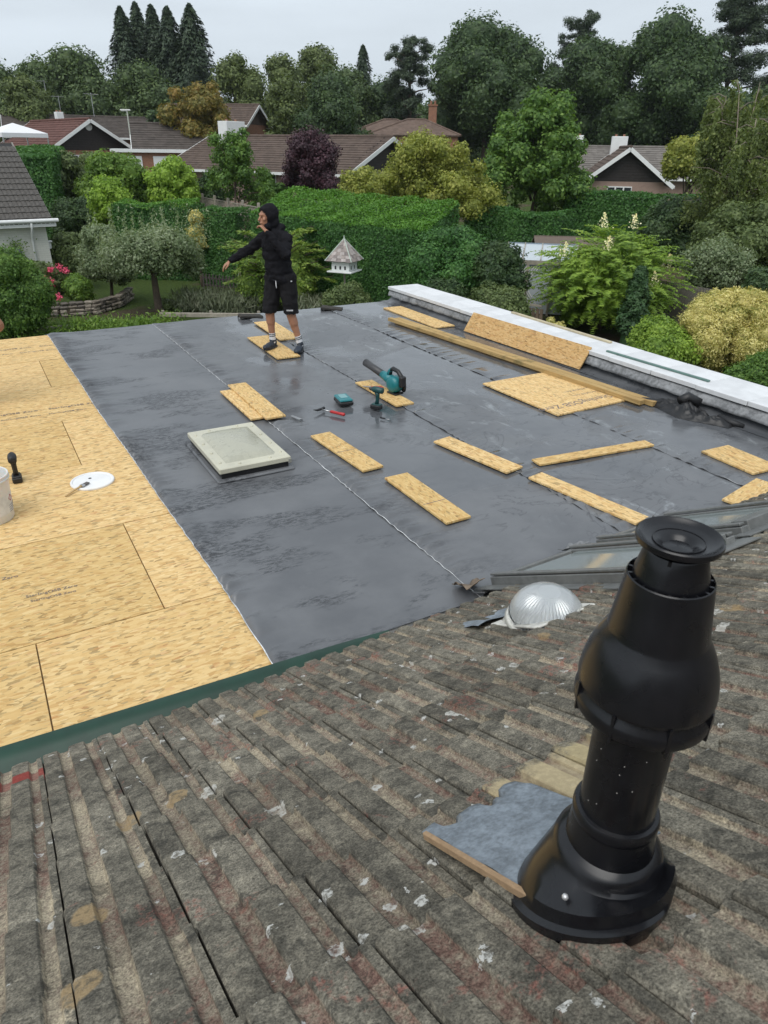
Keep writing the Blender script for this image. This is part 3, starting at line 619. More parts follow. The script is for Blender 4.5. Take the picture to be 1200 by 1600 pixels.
# ------------------------------------------------------------------ loose pieces of strand board lying on the membrane
def loose(label, x, y, L_, W_, deg, z=0.0, t=.018, mat=OSB, warp=0, tilt=None, name='board_offcut', group='loose strand board pieces on the membrane'):
    root = MB(); root.box((0, 0, t/2), (L_, W_, t), bev=.0015); o = root.build(name, mat); o.location = (x, y, ZR+.024+z); o.rotation_euler = tilt or (0, 0, R_(deg))
    tag(o, label, 'board', group)
    return o
loose('strand board piece under the front foot of the man', 3.32, 8.86, 1.22, .31, -91.9)
loose('strand board piece just behind the man', 3.72, 9.73, 1.2, .30, -92.9)
loose('lower board of the pair beside the skylight', 2.21, 6.79, 1.0, .23, -90.5)
loose('upper board of the pair beside the skylight', 2.32, 6.80, 1.22, .205, -90.9, .019)
loose('pale board right of the skylight, crossed by a dark line', 2.55, 5.16, .93, .20, -86.6)
loose('board nearest the camera left of the roof window, casting a dark edge', 2.68, 4.05, .88, .215, -89.4)
loose('slanting board across the third seam in mid roof', 3.53, 4.56, .88, .20, -79.7)
loose('long narrow board pointing right towards the parapet', 4.48, 4.10, 1.23, .125, -6.5)
loose('long board running towards the top of the flue', 3.77, 3.47, 1.0, .165, -80.6)
loose('short wide board at the right edge of the roof', 5.50, 3.39, .54, .34, -93)
loose('board corner cut off by the right picture edge above the roof window', 4.98, 2.90, .6, .2, 12)
loose('board under the leaf blower', 3.66, 6.45, .92, .215, -89.9)
loose('board lying beside the far end of the parapet', 6.06, 9.62, 1.62, .34, -90.5)
bigb = loose('large square sheet of printed strand board lying under the long timbers', 5.32, 5.62, 1.22, .96, -88.5)
text('SterlingOSB Zero', .14, (.38, .46, .0185), R_(-90), INK, bigb)
for k, (yy, tx) in enumerate(((.22, 'SterlingOSB Zero  OSB/3'), (.08, 'OSB/3  EN 300  18mm'))): text('SterlingOSB Zero', .05, (yy, .46, .0185), R_(-90), INK, bigb)
for o_, (u, v, L_) in ((bpy.data.objects['board_offcut.004'], (0.02, 0, .2)), (bpy.data.objects['board_offcut.005'], (.12, 0, .2))):
    mb = MB(); mb.box((u, v, .0184), (.006, L_*.98, .0006)); mb.build('saw_line', INK, o_)
# sheet leaning on the parapet
lo = MB(); lo.box((0, 0, .009), (2.32, .30, .018), bev=.0015); o = lo.build('leaning_board', OSB_DAMP)
o.matrix_world = Matrix.Translation((6.285, 7.32, ZR+.152)) @ Matrix.Rotation(R_(-88), 4, 'Z') @ Matrix.Rotation(R_(57), 4, 'X')
tag(o, 'long orange strand board leaning against the parapet', 'board')
# timbers
TIMB = NT('sawn_timber'); q = TIMB.obj(); g_ = TIMB.noise(TIMB.map(q, (0, 0, 0), (0, 0, 0), (1.5, 30, 30)), 1.6, 5, .6); f_ = TIMB.noise(q, 3, 5, .7)
cc = TIMB.ramp(g_, [(.3, (.30, .19, .075)), (.55, (.44, .30, .125)), (.75, (.53, .38, .17))]); cc = TIMB.mix(TIMB.math('MULTIPLY', TIMB.rng(f_, .52, .66), .7), cc, (.14, .12, .05))
TIMB = TIMB.end(cc, .75, TIMB.bump(g_, .3, .003), spec=.25)
def timber(label, p0, p1, w_, h_, z, mat=None, name='timber_length', group=None):
    p0, p1 = Vector((*p0, 0)), Vector((*p1, 0)); d = p1-p0; mb = MB(); mb.box((0, 0, h_/2), (d.length, w_, h_), bev=.002)
    o = mb.build(name, mat or TIMB); c = (p0+p1)/2; o.location = (c.x, c.y, z); o.rotation_euler = (0, 0, math.atan2(d.y, d.x)); return tag(o, label, 'timber', group)
t1 = timber('left one of two long timbers lying along the parapet side', (5.50, 9.52), (5.86, 4.83), .075, .047, ZR+.043)
t2 = timber('right, mossier one of two long timbers, its cut end showing', (5.62, 9.50), (5.985, 4.76), .095, .050, ZR+.030, name='timber_length')
timber('short pale batten lying on the white coping', (6.90, 8.32), (6.86, 6.30), .045, .022, ZR+.253, plain('pale_batten', (.46, .40, .27), .75, var=.2, scale=9), name='batten')
timber('grey green metal strip lying on the white coping', (6.51, 6.02), (6.56, 4.60), .035, .018, ZR+.253, plain('grey_green_coated_metal', (.11, .19, .165), .4, .2), 'metal_strip')
# two stray roof tiles at the far edge
DTILE = tile_mat('dark_stray_tile', (-1, 1), (.045, .043, .04), .02)
def stray(label, x, y, rz, up):
    r = empty('stray_roof_tile', (x, y, ZR+.03), rz, label, 'roof tile')
    me = tile_mesh(13, DTILE); o = link('tile_body', me, r); o.location = (-.1, .18, -.008); 
    md = o.modifiers.new('t', 'SOLIDIFY'); md.thickness = .012
    if up: o2 = link('moss_clump', None, r); bpy.data.objects.remove(o2)
    return r
stray('flat dark roof tile lying at the far edge, left of the man', 3.72, 10.78, R_(88), False)
stray('broken mossy dark roof tile at the far edge, right of the man', 5.12, 10.75, R_(60), False)
# ------------------------------------------------------------------ tools
TEAL = plain('teal_tool_plastic', (.012, .165, .185), .38, var=.12, scale=40, bump=.05)
TBLK = plain('tool_black_rubber', (.012, .012, .013), .5, var=.3, scale=60, bump=.1)
TGREY = plain('tool_dark_grey', (.05, .05, .052), .5, var=.2)
METAL = plain('bright_steel', (.45, .45, .45), .35, .9)
REDP = plain('red_grip', (.42, .02, .02), .42)
bl = empty('leaf_blower', (3.74, 6.36, ZR+.046), R_(100), 'teal and black cordless leaf blower standing on a board', 'leaf blower')
# x axis = nozzle direction
mb = MB(); mb.lathe([(.0, -.075), (.055, -.075), (.083, -.06), (.09, -.02), (.09, .03), (.078, .06), (.05, .072), (0, .074)], 24)
T_ = Matrix.Translation((-.02, 0, .105)) @ Matrix.Rotation(R_(90), 4, 'X'); mb.v = [tuple(T_ @ Vector(p)) for p in mb.v]; mb.build('fan_housing', TEAL, bl, True)
mb = MB(); mb.lathe([(0, .0), (.06, 0), (.078, .012), (.078, .03), (.0, .03)], 20); T_ = Matrix.Translation((-.06, -.055, .09)) @ Matrix.Rotation(R_(90), 4, 'X') @ Matrix.Rotation(R_(-25), 4, 'Y'); mb.v = [tuple(T_ @ Vector(p)) for p in mb.v]; mb.build('intake_grille', TBLK, bl, True)
mb = MB(); mb.tube([(.03, 0, .125), (.12, 0, .145), (.20, 0, .16)], [.062, .052, .043], 20); mb.build('outlet', TEAL, bl, True)
mb = MB(); mb.tube([(.16, 0, .152), (.36, 0, .195), (.50, 0, .225)], [.041, .039, .042], 20); mb.build('nozzle_tube', TGREY, bl, True)
mb = MB(); mb.tube([(.07, 0, .17), (.06, 0, .235), (.02, 0, .262), (-.06, 0, .25), (-.12, 0, .20), (-.125, 0, .14)], [.022, .022, .024, .023, .025, .03], 12); mb.build('handle', TBLK, bl, True)
mb = MB(); mb.tube([(.085, 0, .175), (.07, 0, .225), (.045, 0, .25)], [.030, .026, .02], 10); mb.build('handle_root', TEAL, bl, True)
mb = MB(); mb.box((-.135, 0, .155), (.055, .075, .115), bev=.012); mb.build('battery', TBLK, bl)
mb = MB(); mb.box((-.02, 0, .008), (.15, .12, .016), bev=.006); mb.build('foot', TBLK, bl)
def drill(name, label, loc, rz, body, short=False):
    r = empty(name, loc, rz, label, 'power tool')
    mb = MB(); mb.box((.005, 0, .024), (.115, .072, .048), bev=.009); mb.build('battery', TBLK, r)
    mb = MB(); mb.box((.0, 0, .052), (.10, .06, .014), bev=.005); mb.build('battery_shoe', body, r)
    mb = MB(); mb.tube([(.0, 0, .055), (-.008, 0, .10), (-.012, 0, .15), (-.006, 0, .18)], [.022, .019, .020, .026], 12); mb.build('handle', body, r, True)
    mb = MB(); mb.tube([(-.075, 0, .205), (-.07, 0, .205), (.0, 0, .205), (.035, 0, .205), (.05, 0, .205)], [.020, .031, .034, .032, .024], 16); mb.build('motor_housing', body, r, True)
    mb = MB(); mb.tube([(.05, 0, .205), (.075, 0, .205), (.09, 0, .205)], [.022, .020, .012], 14); mb.build('chuck', TGREY, r, True)
    mb = MB(); mb.box((.017, 0, .165), (.012, .016, .03), bev=.004); mb.build('trigger', TBLK, r)
    return r
drill('cordless_drill', 'dark green cordless drill standing on its battery beside the blower', (3.345, 6.03, ZR+.024), R_(118), plain('dark_green_tool', (.008, .055, .055), .42))
drill('impact_driver', 'black cordless driver standing on bare boards beside the bucket', (-.015, 5.87, ZR+.002), R_(88), TBLK)
bt = empty('battery_pack', (3.13, 6.36, ZR+.024), R_(-8), 'teal and black battery charger box lying beside the red hammer', 'battery pack')
mb = MB(); mb.box((0, 0, .022), (.15, .23, .044), bev=.012); mb.build('lower_case', TBLK, bt); mb = MB(); mb.box((0, 0, .055), (.142, .22, .026), bev=.010); mb.build('upper_case', TEAL, bt)
mb = MB(); mb.box((.0, .02, .0695), (.08, .12, .004), bev=.001); mb.build('label_plate', plain('pale_teal', (.16, .32, .33), .4), bt)
hm = empty('hammer', (2.88, 6.12, ZR+.024), R_(-62), 'claw hammer with red grip lying on the wet membrane', 'hammer')
mb = MB(); mb.tube([(-.13, 0, .018), (-.02, 0, .016)], [.008, .009], 10); mb.build('shaft', METAL, hm, True)
mb = MB(); mb.tube([(-.02, 0, .016), (.0, 0, .018), (.09, 0, .018), (.15, 0, .018), (.158, 0, .018)], [.011, .016, .015, .017, .010], 12); mb.build('grip', REDP, hm, True)
mb = MB(); mb.tube([(-.14, .055, .016), (-.14, .03, .016), (-.14, .0, .018), (-.145, -.05, .02), (-.165, -.085, .03)], [.016, .013, .014, .011, .004], 10); mb.build('hammer_head', TBLK, hm, True)
kn = empty('marker_pen', (2.50, 6.14, ZR+.024), R_(-72), 'small grey knife lying between the board pair and the hammer', 'knife')
mb = MB(); mb.box((0, 0, .011), (.14, .03, .02), bev=.006); mb.build('handle', plain('grey_knife', (.30, .31, .32), .4, .4), kn); mb = MB(); mb.box((.08, 0, .010), (.03, .018, .006), bev=.002); mb.build('blade_guard', TBLK, kn)
kn.name = 'utility_knife'
sr = empty('steel_scrap', (3.27, 5.73, ZR+.024), R_(-60), 'small dark metal bit dropped in front of the drill', 'drill bit')
mb = MB(); mb.tube([(-.05, 0, .007), (.0, 0, .007)], [.009, .008], 8); mb.build('bit_holder', TBLK, sr, True); mb = MB(); mb.tube([(.0, 0, .006), (.06, 0, .006)], [.004, .003], 8); mb.build('bit_shank', METAL, sr, True); sr.name = 'driver_bit'
sn = empty('snips', (3.60, 6.62, ZR+.046), R_(-50), 'red handled scissors lying on the blower board', 'scissors')
for s_ in (-1, 1):
    mb = MB(); mb.tube([(.0, s_*.004, .012), (.05, s_*.03, .014), (.10, s_*.034, .016), (.135, s_*.016, .016)], [.007, .009, .009, .007], 8); mb.build('handle', REDP, sn, True)
    mb = MB(); mb.box((-.05, s_*.005, .012), (.10, .014, .004), rz=s_*.06); mb.build('blade', METAL, sn)
# bucket, lid, brush
TUB = NT('translucent_white_tub'); TUB.end((.66, .66, .63), .42); TUB.bsdf.inputs['Subsurface Weight'].default_value = .2; TUB = TUB.mat
bk = empty('white_bucket', (-.225, 5.26, ZR+.002), 0, 'white plastic adhesive bucket cut off by the left picture edge', 'bucket')
mb = MB(); mb.lathe([(.0, .004), (.135, .0), (.140, .01), (.158, .29), (.158, .30), (.164, .302), (.166, .34), (.161, .342), (.156, .338), (.153, .30), (.134, .03), (.0, .025)], 48); me = mb.mesh('tub', TUB, True); smooth_by_angle(me, 40); link('tub', me, bk)
mb = MB(); mb.lathe([(.1655, .318), (.169, .318), (.169, .305), (.163, .303)], 48); mb.build('rim_band', TUB, bk, True)
V = [(r_*1.002*math.cos(a_), r_*1.002*math.sin(a_), z_) for z_, r_ in ((.06, .1437), (.20, .1527)) for a_ in np.linspace(-1.6, .5, 20)]; F = [(i, i+1, 21+i, 20+i) for i in range(19)]
mb = MB(); mb.add(V, F); lab = mb.build('paper_label', plain('tub_label', (.62, .62, .60), .6), bk, True)
def on_tub(a_, z_): r_ = .1402+.064*z_+.0012; return (r_*math.cos(a_), r_*math.sin(a_), z_)
for k in range(4):
    mb = MB(); mb.tube([on_tub(t, .115-.016*k) for t in np.linspace(-.62, .1-.1*k, 10)], .0012, 4); mb.build('printed_line', INK, lab)
dm = [(-.35+.0, .0, .16)]
mb = MB(); mb.tube([on_tub(-.40+.15*math.cos(t), .165+.024*math.sin(t)) for t in np.linspace(0, 6.283, 5)], .0022, 5); mb.build('hazard_diamond', REDP, lab)
bl_ = empty('bucket_lid', (.505, 5.585, ZR+.002), 0, 'round white bucket lid lying on the bare boards', 'lid')
mb = MB(); mb.lathe([(.0, .012), (.12, .011), (.145, .009), (.152, .016), (.162, .016), (.167, .010), (.167, .0), (.0, .0)], 48); me = mb.mesh('lid_disc', plain('white_lid', (.74, .74, .73), .45, var=.06, scale=14), True); smooth_by_angle(me, 35); link('lid_disc', me, bl_)
mb = MB(); mb.lathe([(.0, .0135), (.012, .0135), (.013, .0125)], 10, (-.01, .05, 0)); mb.build('glue_blob', TGREY, bl_)
br = empty('paint_brush', (.41, 5.49, ZR+.016), R_(38), 'small wooden paint brush resting on the white lid', 'brush')
mb = MB(); mb.tube([(-.17, 0, -.004), (-.10, 0, .004), (-.03, 0, .008), (.0, 0, .009)], [.006, .009, .007, .012], 10); mb.build('handle', PINE, br, True)
mb = MB(); mb.box((.012, 0, .010), (.03, .036, .012), bev=.003); mb.build('ferrule', METAL, br); mb = MB(); mb.box((.05, 0, .009), (.05, .036, .010), bev=.004); mb.build('bristles', plain('bristles', (.10, .09, .085), .9), br)
# black jacket dropped against the upstand
def jacket():
    n_, m_ = 70, 44; V = []
    for i in range(n_):
        for j in range(m_):
            a, b = i/(n_-1)*2-1, j/(m_-1)*2-1
            y = a*.48; x = b*(.17+.05*math.sin(a*4+1)-.07*max(0, -a)**2)
            e = max(0, 1-abs(b)**3)*max(0, 1-abs(a)**5)
            rid = abs(mnoise.noise(Vector((x*9, y*6.5, 3)))); fold = (1-rid)**3*.075 + mnoise.noise(Vector((x*5, y*3, 7)))*.04 + (1-abs(mnoise.noise(Vector((x*20, y*15, 9)))))**4*.025
            z = e*(.012+max(fold, 0)*.75+.05*math.exp(-((a-.05)/.22)**2)*(1-b*b)) + .002
            V.append((x + .04*math.sin(y*7), y, z))
    i = np.arange(n_*m_).reshape(n_, m_); F = np.stack([i[:-1, :-1], i[:-1, 1:], i[1:, 1:], i[1:, :-1]], -1).reshape(-1, 4)
    JK = plain('black_jacket_cloth', (.008, .008, .009), .5, var=.3, scale=40, bump=.25)
    r = empty('jacket', (6.12, 4.45, ZR+.022), R_(8), 'crumpled black jacket dropped beside the parapet', 'jacket')
    link('jacket_body', np_mesh('jacket_body', V, [F], JK, True), r)
    mb = MB(); mb.tube([(-.02, .28, .03), (-.08, .42, .034), (-.10, .52, .025)], [.045, .036, .030], 12); mb.build('sleeve', JK, r, True)
    mb = MB(); mb.tube([(.05, -.3, .03), (.03, -.45, .025), (.06, -.56, .014)], [.045, .035, .022], 12); mb.build('sleeve', JK, r, True)
    mb = MB(); mb.tube([(.1, -.05, .10), (.03, .06, .15), (-.05, .08, .12)], [.05, .06, .05], 12); mb.build('collar', JK, r, True)
jacket()
# ------------------------------------------------------------------ people
def fuse(mb, name, mat, voxel=.008, smooth=4, disp=0, dscale=9, seed=0, cut=None):
    """closed overlapping shapes -> one continuous skin"""
    me = mb.mesh(name); o = bpy.data.objects.new(name, me); COL.objects.link(o)
    r = o.modifiers.new('r', 'REMESH'); r.mode = 'VOXEL'; r.voxel_size = voxel
    s = o.modifiers.new('s', 'SMOOTH'); s.factor = .5; s.iterations = smooth
    me2 = bpy.data.meshes.new_from_object(o.evaluated_get(bpy.context.evaluated_depsgraph_get())); bpy.data.objects.remove(o); bpy.data.meshes.remove(me)
    me2.name = name; me2.materials.clear(); me2.materials.append(mat)
    k = len(me2.vertices); co = np.empty(k*3, np.float32); me2.vertices.foreach_get('co', co); co = co.reshape(-1, 3)
    if disp:
        nr = np.empty(k*3, np.float32); me2.vertices.foreach_get('normal', nr); nr = nr.reshape(-1, 3)
        d = np.array([mnoise.noise(Vector((p[0]*dscale+seed, p[1]*dscale, p[2]*dscale*1.5))) + .5*mnoise.noise(Vector((p[0]*dscale*2.3, p[1]*dscale*2.3+seed, p[2]*dscale*3))) for p in co])
        co = co + nr*(d*disp)[:, None]; me2.vertices.foreach_set('co', co.ravel())
    if cut is not None:
        import bmesh
        bm = bmesh.new(); bm.from_mesh(me2); bmesh.ops.delete(bm, geom=[v for v in bm.verts if cut(v.co)], context='VERTS'); bm.to_mesh(me2); bm.free()
    me2.polygons.foreach_set('use_smooth', np.ones(len(me2.polygons), bool)); me2.update(); return me2
def hand(mb, wrist, d, side, nrm, curl=.5, spread=1.0):
    """palm + four fingers + thumb; d = finger direction, side = thumb side, nrm = back of hand"""
    w = Vector(wrist); d = Vector(d).normalized(); s = Vector(side); s = (s-d*s.dot(d)).normalized(); n = Vector(nrm); n = (n-d*n.dot(d)-s*n.dot(s)).normalized()
    for k in range(4): mb.cap(w+d*.012+s*(.018-.012*k), .0135, w+d*.085+s*(.030-.0195*k), .0115, 8)
    for k, ln in enumerate((.070, .078, .073, .058)):
        p = w+d*.088+s*(.030-.0195*k)*spread; a = 0; r = .0098
        for seg, f in enumerate((.45, .31, .24)):
            a += curl*(.75, .9, .6)[seg]; dv = d*math.cos(a)-n*math.sin(a); q = p+dv*ln*f; mb.cap(p, r, q, r*.93, 7); p = q; r *= .93
    p = w+d*.02+s*.028; q = p+(d*.6+s*.75-n*.25).normalized()*.042; mb.cap(p, .0145, q, .012, 8); q2 = q+(d*.9+s*.25-n*.4*curl).normalized()*.032; mb.cap(q, .0118, q2, .0105, 8); q3 = q2+(d*.95-n*.5*curl).normalized()*.026; mb.cap(q2, .0105, q3, .009, 8)
SKIN = plain('skin', (.36, .175, .105), .5, var=.12, scale=25, bump=.05)
CLOTH_BLK = plain('black_cotton', (.011, .011, .0135), .9, var=.3, scale=120, bump=.3, spec=.12)
SHORTS = plain('black_shorts_cloth', (.013, .0125, .014), .85, var=.3, scale=120, bump=.3, spec=.15)
WHITE_C = plain('white_cotton', (.72, .72, .74), .9, var=.05, scale=80)
SHOE = plain('dark_blue_trainer', (.018, .026, .040), .6, var=.4, scale=70, bump=.3)
SOLE = plain('dark_sole', (.02, .02, .022), .7)
HAIR = plain('short_dark_hair', (.02, .012, .008), .7)
def person(label, P0, ex, J, pose, hood=True):
    ex = Vector(ex); root = empty('person', P0, math.atan2(ex.y, ex.x), label, 'person')
    V_ = {k: Vector(v) for k, v in J.items()}
    hc, hf = V_['head'], V_['face'].normalized(); hr = Vector((-hf.y, hf.x, 0)); HM = Matrix((hr, hf, Vector((0, 0, 1)))).transposed().to_4x4()
    H = lambda x, y, z: hc + hr*x + hf*y + Vector((0, 0, z))
    b = MB()
    b.ell(H(0, -.012, .025), (.078, .098, .092), 16, 12, HM); b.ell(H(0, .028, -.045), (.060, .062, .070), 14, 10, HM); b.cap(H(0, .085, .012), .011, H(0, .108, -.026), .014, 8)   # skull, jaw, nose
    b.cap(H(-.035, .078, .032), .014, H(.035, .078, .032), .014, 8); b.cap(H(-.018, .086, -.060), .012, H(.018, .086, -.060), .012, 8); b.ell(H(0, .078, -.098), (.026, .022, .018), 10, 8, HM)
    for s in (-1, 1): b.ell(H(s*.078, -.005, -.005), (.012, .022, .034), 8, 8, HM); b.ell(H(s*.045, .055, -.02), (.024, .024, .022), 8, 8, HM)
    b.cap(V_['neck']-Vector((0, 0, .06)), .062, hc+Vector((0, 0, -.06))-hf*.02, .055)
    b.cap(V_['neck']-Vector((0, 0, .12)), .09, V_['pelvis'], .09); b.cap(V_['hipR'], .09, V_['hipL'], .09)
    for s in 'RL':
        sh, el, wr = V_['sh'+s], V_['el'+s], V_['wr'+s]
        b.cap(V_['neck']-Vector((0, 0, .08)), .06, sh, .06); b.cap(sh, .055, el, .040); b.cap(el, .042, el.lerp(wr, .35), .041); b.cap(el.lerp(wr, .35), .041, wr, .027)
        hp, kn, an = V_['hip'+s], V_['kn'+s], V_['an'+s]
        b.cap(hp, .095, kn, .062); b.cap(kn, .060, kn.lerp(an, .3), .058); bk_ = Vector((0, .018, 0)) if 1 else 0
        b.ell(kn.lerp(an, .32)+bk_, (.052, .060, .11), 12, 10); b.cap(kn.lerp(an, .3), .050, an, .036)
        toe = V_['toe'+s]; b.cap(an, .036, an-Vector((0, 0, .04)), .036); b.cap(an-Vector((0, 0, .05)), .036, toe, .03)
        d, sd2, nn = pose['hand'+s]; hand(b, wr, d, sd2, nn, pose['curl'+s])
    link('body', fuse(b, 'body', SKIN, .0065, 3), root)
    # face details and hair
    body = root.children[0]
    for s in (-1, 1): e2 = MB(); e2.ell(H(s*.031, .083, .008), (.011, .006, .006), 8, 6, HM); e2.build('eye', HAIR, body)
    e2 = MB(); e2.ell(H(0, .086, -.062), (.024, .008, .005), 8, 6, HM); e2.build('mouth', plain('lips', (.25, .09, .07), .5) if hood else SKIN, body)
    e2 = MB(); e2.ell(H(0, -.022, .04), (.083, .100, .088), 16, 12, HM); link('hair', fuse(e2, 'hair', HAIR, .012, 2, .004, 30), root)
    # hoodie
    c = MB(); nk, pv = V_['neck'], V_['pelvis']; up = Vector((0, 0, 1)); f = V_['front'].normalized(); r_ = Vector((-f.y, f.x, 0)); TMx = Matrix((r_, f, up)).transposed().to_4x4()
    for t, (rx, ry) in ((-.06, (.185, .15)), (.1, (.185, .15)), (.25, (.185, .15)), (.5, (.195, .15)), (.75, (.20, .15)), (.95, (.155, .115))): c.ell(pv.lerp(nk-up*.06, t)+up*.03, (rx, ry, .13), 18, 10, TMx)
    c.cap(V_['hemR'], .125, V_['hemL'], .125)
    for s in 'RL':
        sh, el, wr = V_['sh'+s], V_['el'+s], V_['wr'+s]; c.cap(nk-up*.05, .075, sh, .078); c.cap(sh, .078, el, .062); c.cap(el, .064, el.lerp(wr, .55), .054); c.cap(el.lerp(wr, .55), .054, el.lerp(wr, .93), .041); c.cap(nk.lerp(pv, .25), .11, sh, .06)
    c.cap(nk-up*.02, .085, nk+up*.03, .08)
    if hood: c.ell(nk+up*.03-hf*.05, (.115, .10, .07), 14, 10, HM)
    link('hoodie', fuse(c, 'hoodie', CLOTH_BLK, .010, 3, .019, 11, 3), root)
    if hood:
        c = MB(); c.ell(H(0, -.030, .022), (.108, .122, .128), 18, 14, HM); c.ell(H(0, -.062, -.07), (.095, .085, .10), 16, 12, HM); c.cap(H(-.05, .02, -.10), .05, H(.05, .02, -.10), .05); c.ell(H(0, .02, .075), (.085, .075, .055), 14, 10, HM)
        def cut(p):
            q = Vector(p)-hc; a, y_, z_ = q.dot(hr), q.dot(hf), q.z
            return y_ > .035 and (a/.082)**2+((z_+.012)/.098)**2 < 1
        ho = link('hood', fuse(c, 'hood', CLOTH_BLK, .009, 3, .007, 14, 5, cut), root); md = ho.modifiers.new('t', 'SOLIDIFY'); md.thickness = .008
        for s in (-1, 1):
            c = MB(); c.tube([nk+f*.10+r_*s*.03+up*.0, nk+f*.135+r_*s*.035-up*.10, nk+f*.14+r_*s*.03-up*.16], .004, 6); c.build('cord', CLOTH_BLK, root, True)
    # shorts, shirt tail
    c = MB(); c.cap(V_['hipR']+up*.03, .118, V_['hipL']+up*.03, .118); c.ell(pv-up*.02, (.165, .13, .11), 16, 10, TMx)
    for s in 'RL':
        hp, kn = V_['hip'+s], V_['kn'+s]; e3 = hp.lerp(kn, 1.02); c.cap(hp-up*.02, .115, hp.lerp(kn, .6), .103); c.cap(hp.lerp(kn, .5), .105, e3+up*.05, .098)
    zc = max(V_['knR'].z, V_['knL'].z)+.015
    link('shorts', fuse(c, 'shorts', SHORTS, .010, 3, .012, 9, 8, lambda p: p.z < zc), root)
    if hood:
        c = MB(); c.ell(V_['tail'], (.085, .055, .035), 14, 10, TMx); link('shirt_tail', fuse(c, 'shirt_tail', WHITE_C, .008, 3, .006, 20), root)
        c = MB(); c.tube([V_['draw'], V_['draw']-up*.06, V_['draw']-up*.09+r_*.006], .005, 6); c.build('drawstring', WHITE_C, root, True)
        c = MB()
        for k in range(6): c.box((V_['logo'].x+k*.014, V_['logo'].y, V_['logo'].z+.006), (.009, .003, .016))
        c.build('shorts_emblem', WHITE_C, root)['kind'] = 'stuff'
    for s in 'RL':
        kn, an, toe = V_['kn'+s], V_['an'+s], V_['toe'+s]; so_ = MB(); a2 = an+(kn-an).normalized()*.085; so_.cap(an-up*.03, .041, a2, .043, 16); sk = link('sock', fuse(so_, 'sock', WHITE_C, .007, 2), root)
        for q in (.055, .078): g = MB(); cpt = an+(kn-an).normalized()*q; g.tube([cpt, cpt+(kn-an).normalized()*.009], .0455, 18); g.build('sock_stripe', TBLK, sk, True)
        h = Vector((toe.x-an.x, toe.y-an.y, 0)).normalized(); lat = Vector((-h.y, h.x, 0)); g = MB(); z0 = V_['gr'+s].z
        heel = Vector((an.x, an.y, z0))-h*.045; SM = Matrix((h, lat, up)).transposed().to_4x4()
        g.ell(heel+h*.03+up*.055, (.055, .042, .055), 14, 10, SM); g.ell(heel+h*.12+up*.045, (.10, .046, .042), 16, 10, SM); g.ell(heel+h*.20+up*.038, (.075, .047, .036), 16, 10, SM); g.cap(heel+h*.02+up*.07, .042, heel+h*.05+up*.095, .044)
        sh_ = link('shoe', fuse(g, 'shoe', SHOE, .007, 2, .003, 30), root)
        g = MB(); g.ell(heel+h*.11+up*.012, (.165, .052, .018), 20, 8, SM); g.build('sole', SOLE, sh_, True)
        g = MB(); g.cap(heel+h*.09+up*.088-lat*.015, .006, heel+h*.15+up*.076+lat*.012, .006); g.cap(heel+h*.11+up*.086+lat*.015, .006, heel+h*.17+up*.07-lat*.012, .006); g.build('laces', WHITE_C if not hood else TGREY, sh_, True)
    return root
person('man in black hoodie and shorts, hood up, one arm out, hand at mouth', (3.42, 8.66, ZR+.022), (.871, -.491),
    dict(head=(-.135, -.02, 1.625), face=(-.86, -.50, -.08), front=(-.55, -.83, 0), neck=(-.070, .01, 1.445), pelvis=(-.025, .0, .93), hipR=(-.11, .04, .88), hipL=(.075, -.035, .88), hemR=(-.075, .02, .93), hemL=(.045, -.02, .93),
         shR=(-.215, .08, 1.37), elR=(-.435, .12, 1.215), wrR=(-.645, .06, 1.10), shL=(.095, -.08, 1.385), elL=(.095, -.26, 1.225), wrL=(-.115, -.235, 1.475),
         knR=(-.175, .0, .47), anR=(-.165, .045, .125), toeR=(-.235, -.12, .055), grR=(0, 0, .022), knL=(.105, -.06, .47), anL=(.200, -.03, .105), toeL=(.175, -.22, .035), grL=(0, 0, .003),
         tail=(.075, -.075, .895), draw=(-.055, -.135, .90), logo=(.07, -.168, .54)),
    dict(handR=((-.75, -.1, -.62), (.1, -.9, -.2), (-.6, 0, .75)), curlR=.38, handL=((-.62, .30, .60), (-.2, .6, .3), (-.3, -.8, .3)), curlL=.75))
# second worker, nearly all outside the picture: only a hand shows at the left edge
person('worker at the left picture edge of whom only a hand shows', (-.24, 8.1, ZR+.003), (.871, -.491),
    dict(head=(-.02, -.02, 1.65), face=(.2, -1, -.2), front=(.2, -1, 0), neck=(-.0, .01, 1.46), pelvis=(0, .0, .95), hipR=(-.09, .0, .90), hipL=(.09, .0, .90), hemR=(-.06, .0, .95), hemL=(.06, 0, .95),
         shR=(-.19, .0, 1.39), elR=(-.26, .02, 1.12), wrR=(-.25, -.08, .88), shL=(.17, .0, 1.39), elL=(.33, .02, 1.13), wrL=(.43, .0, .90),
         knR=(-.11, -.02, .49), anR=(-.12, .03, .11), toeR=(-.15, -.16, .035), grR=(0, 0, .003), knL=(.11, -.02, .49), anL=(.13, .03, .11), toeL=(.16, -.16, .035), grL=(0, 0, .003)),
    dict(handR=((0, -.3, -.95), (.5, -.8, 0), (-1, 0, 0)), curlR=.4, handL=((.3, .1, -.9), (-.4, -.8, 0), (1, 0, .3)), curlL=.5), hood=False)
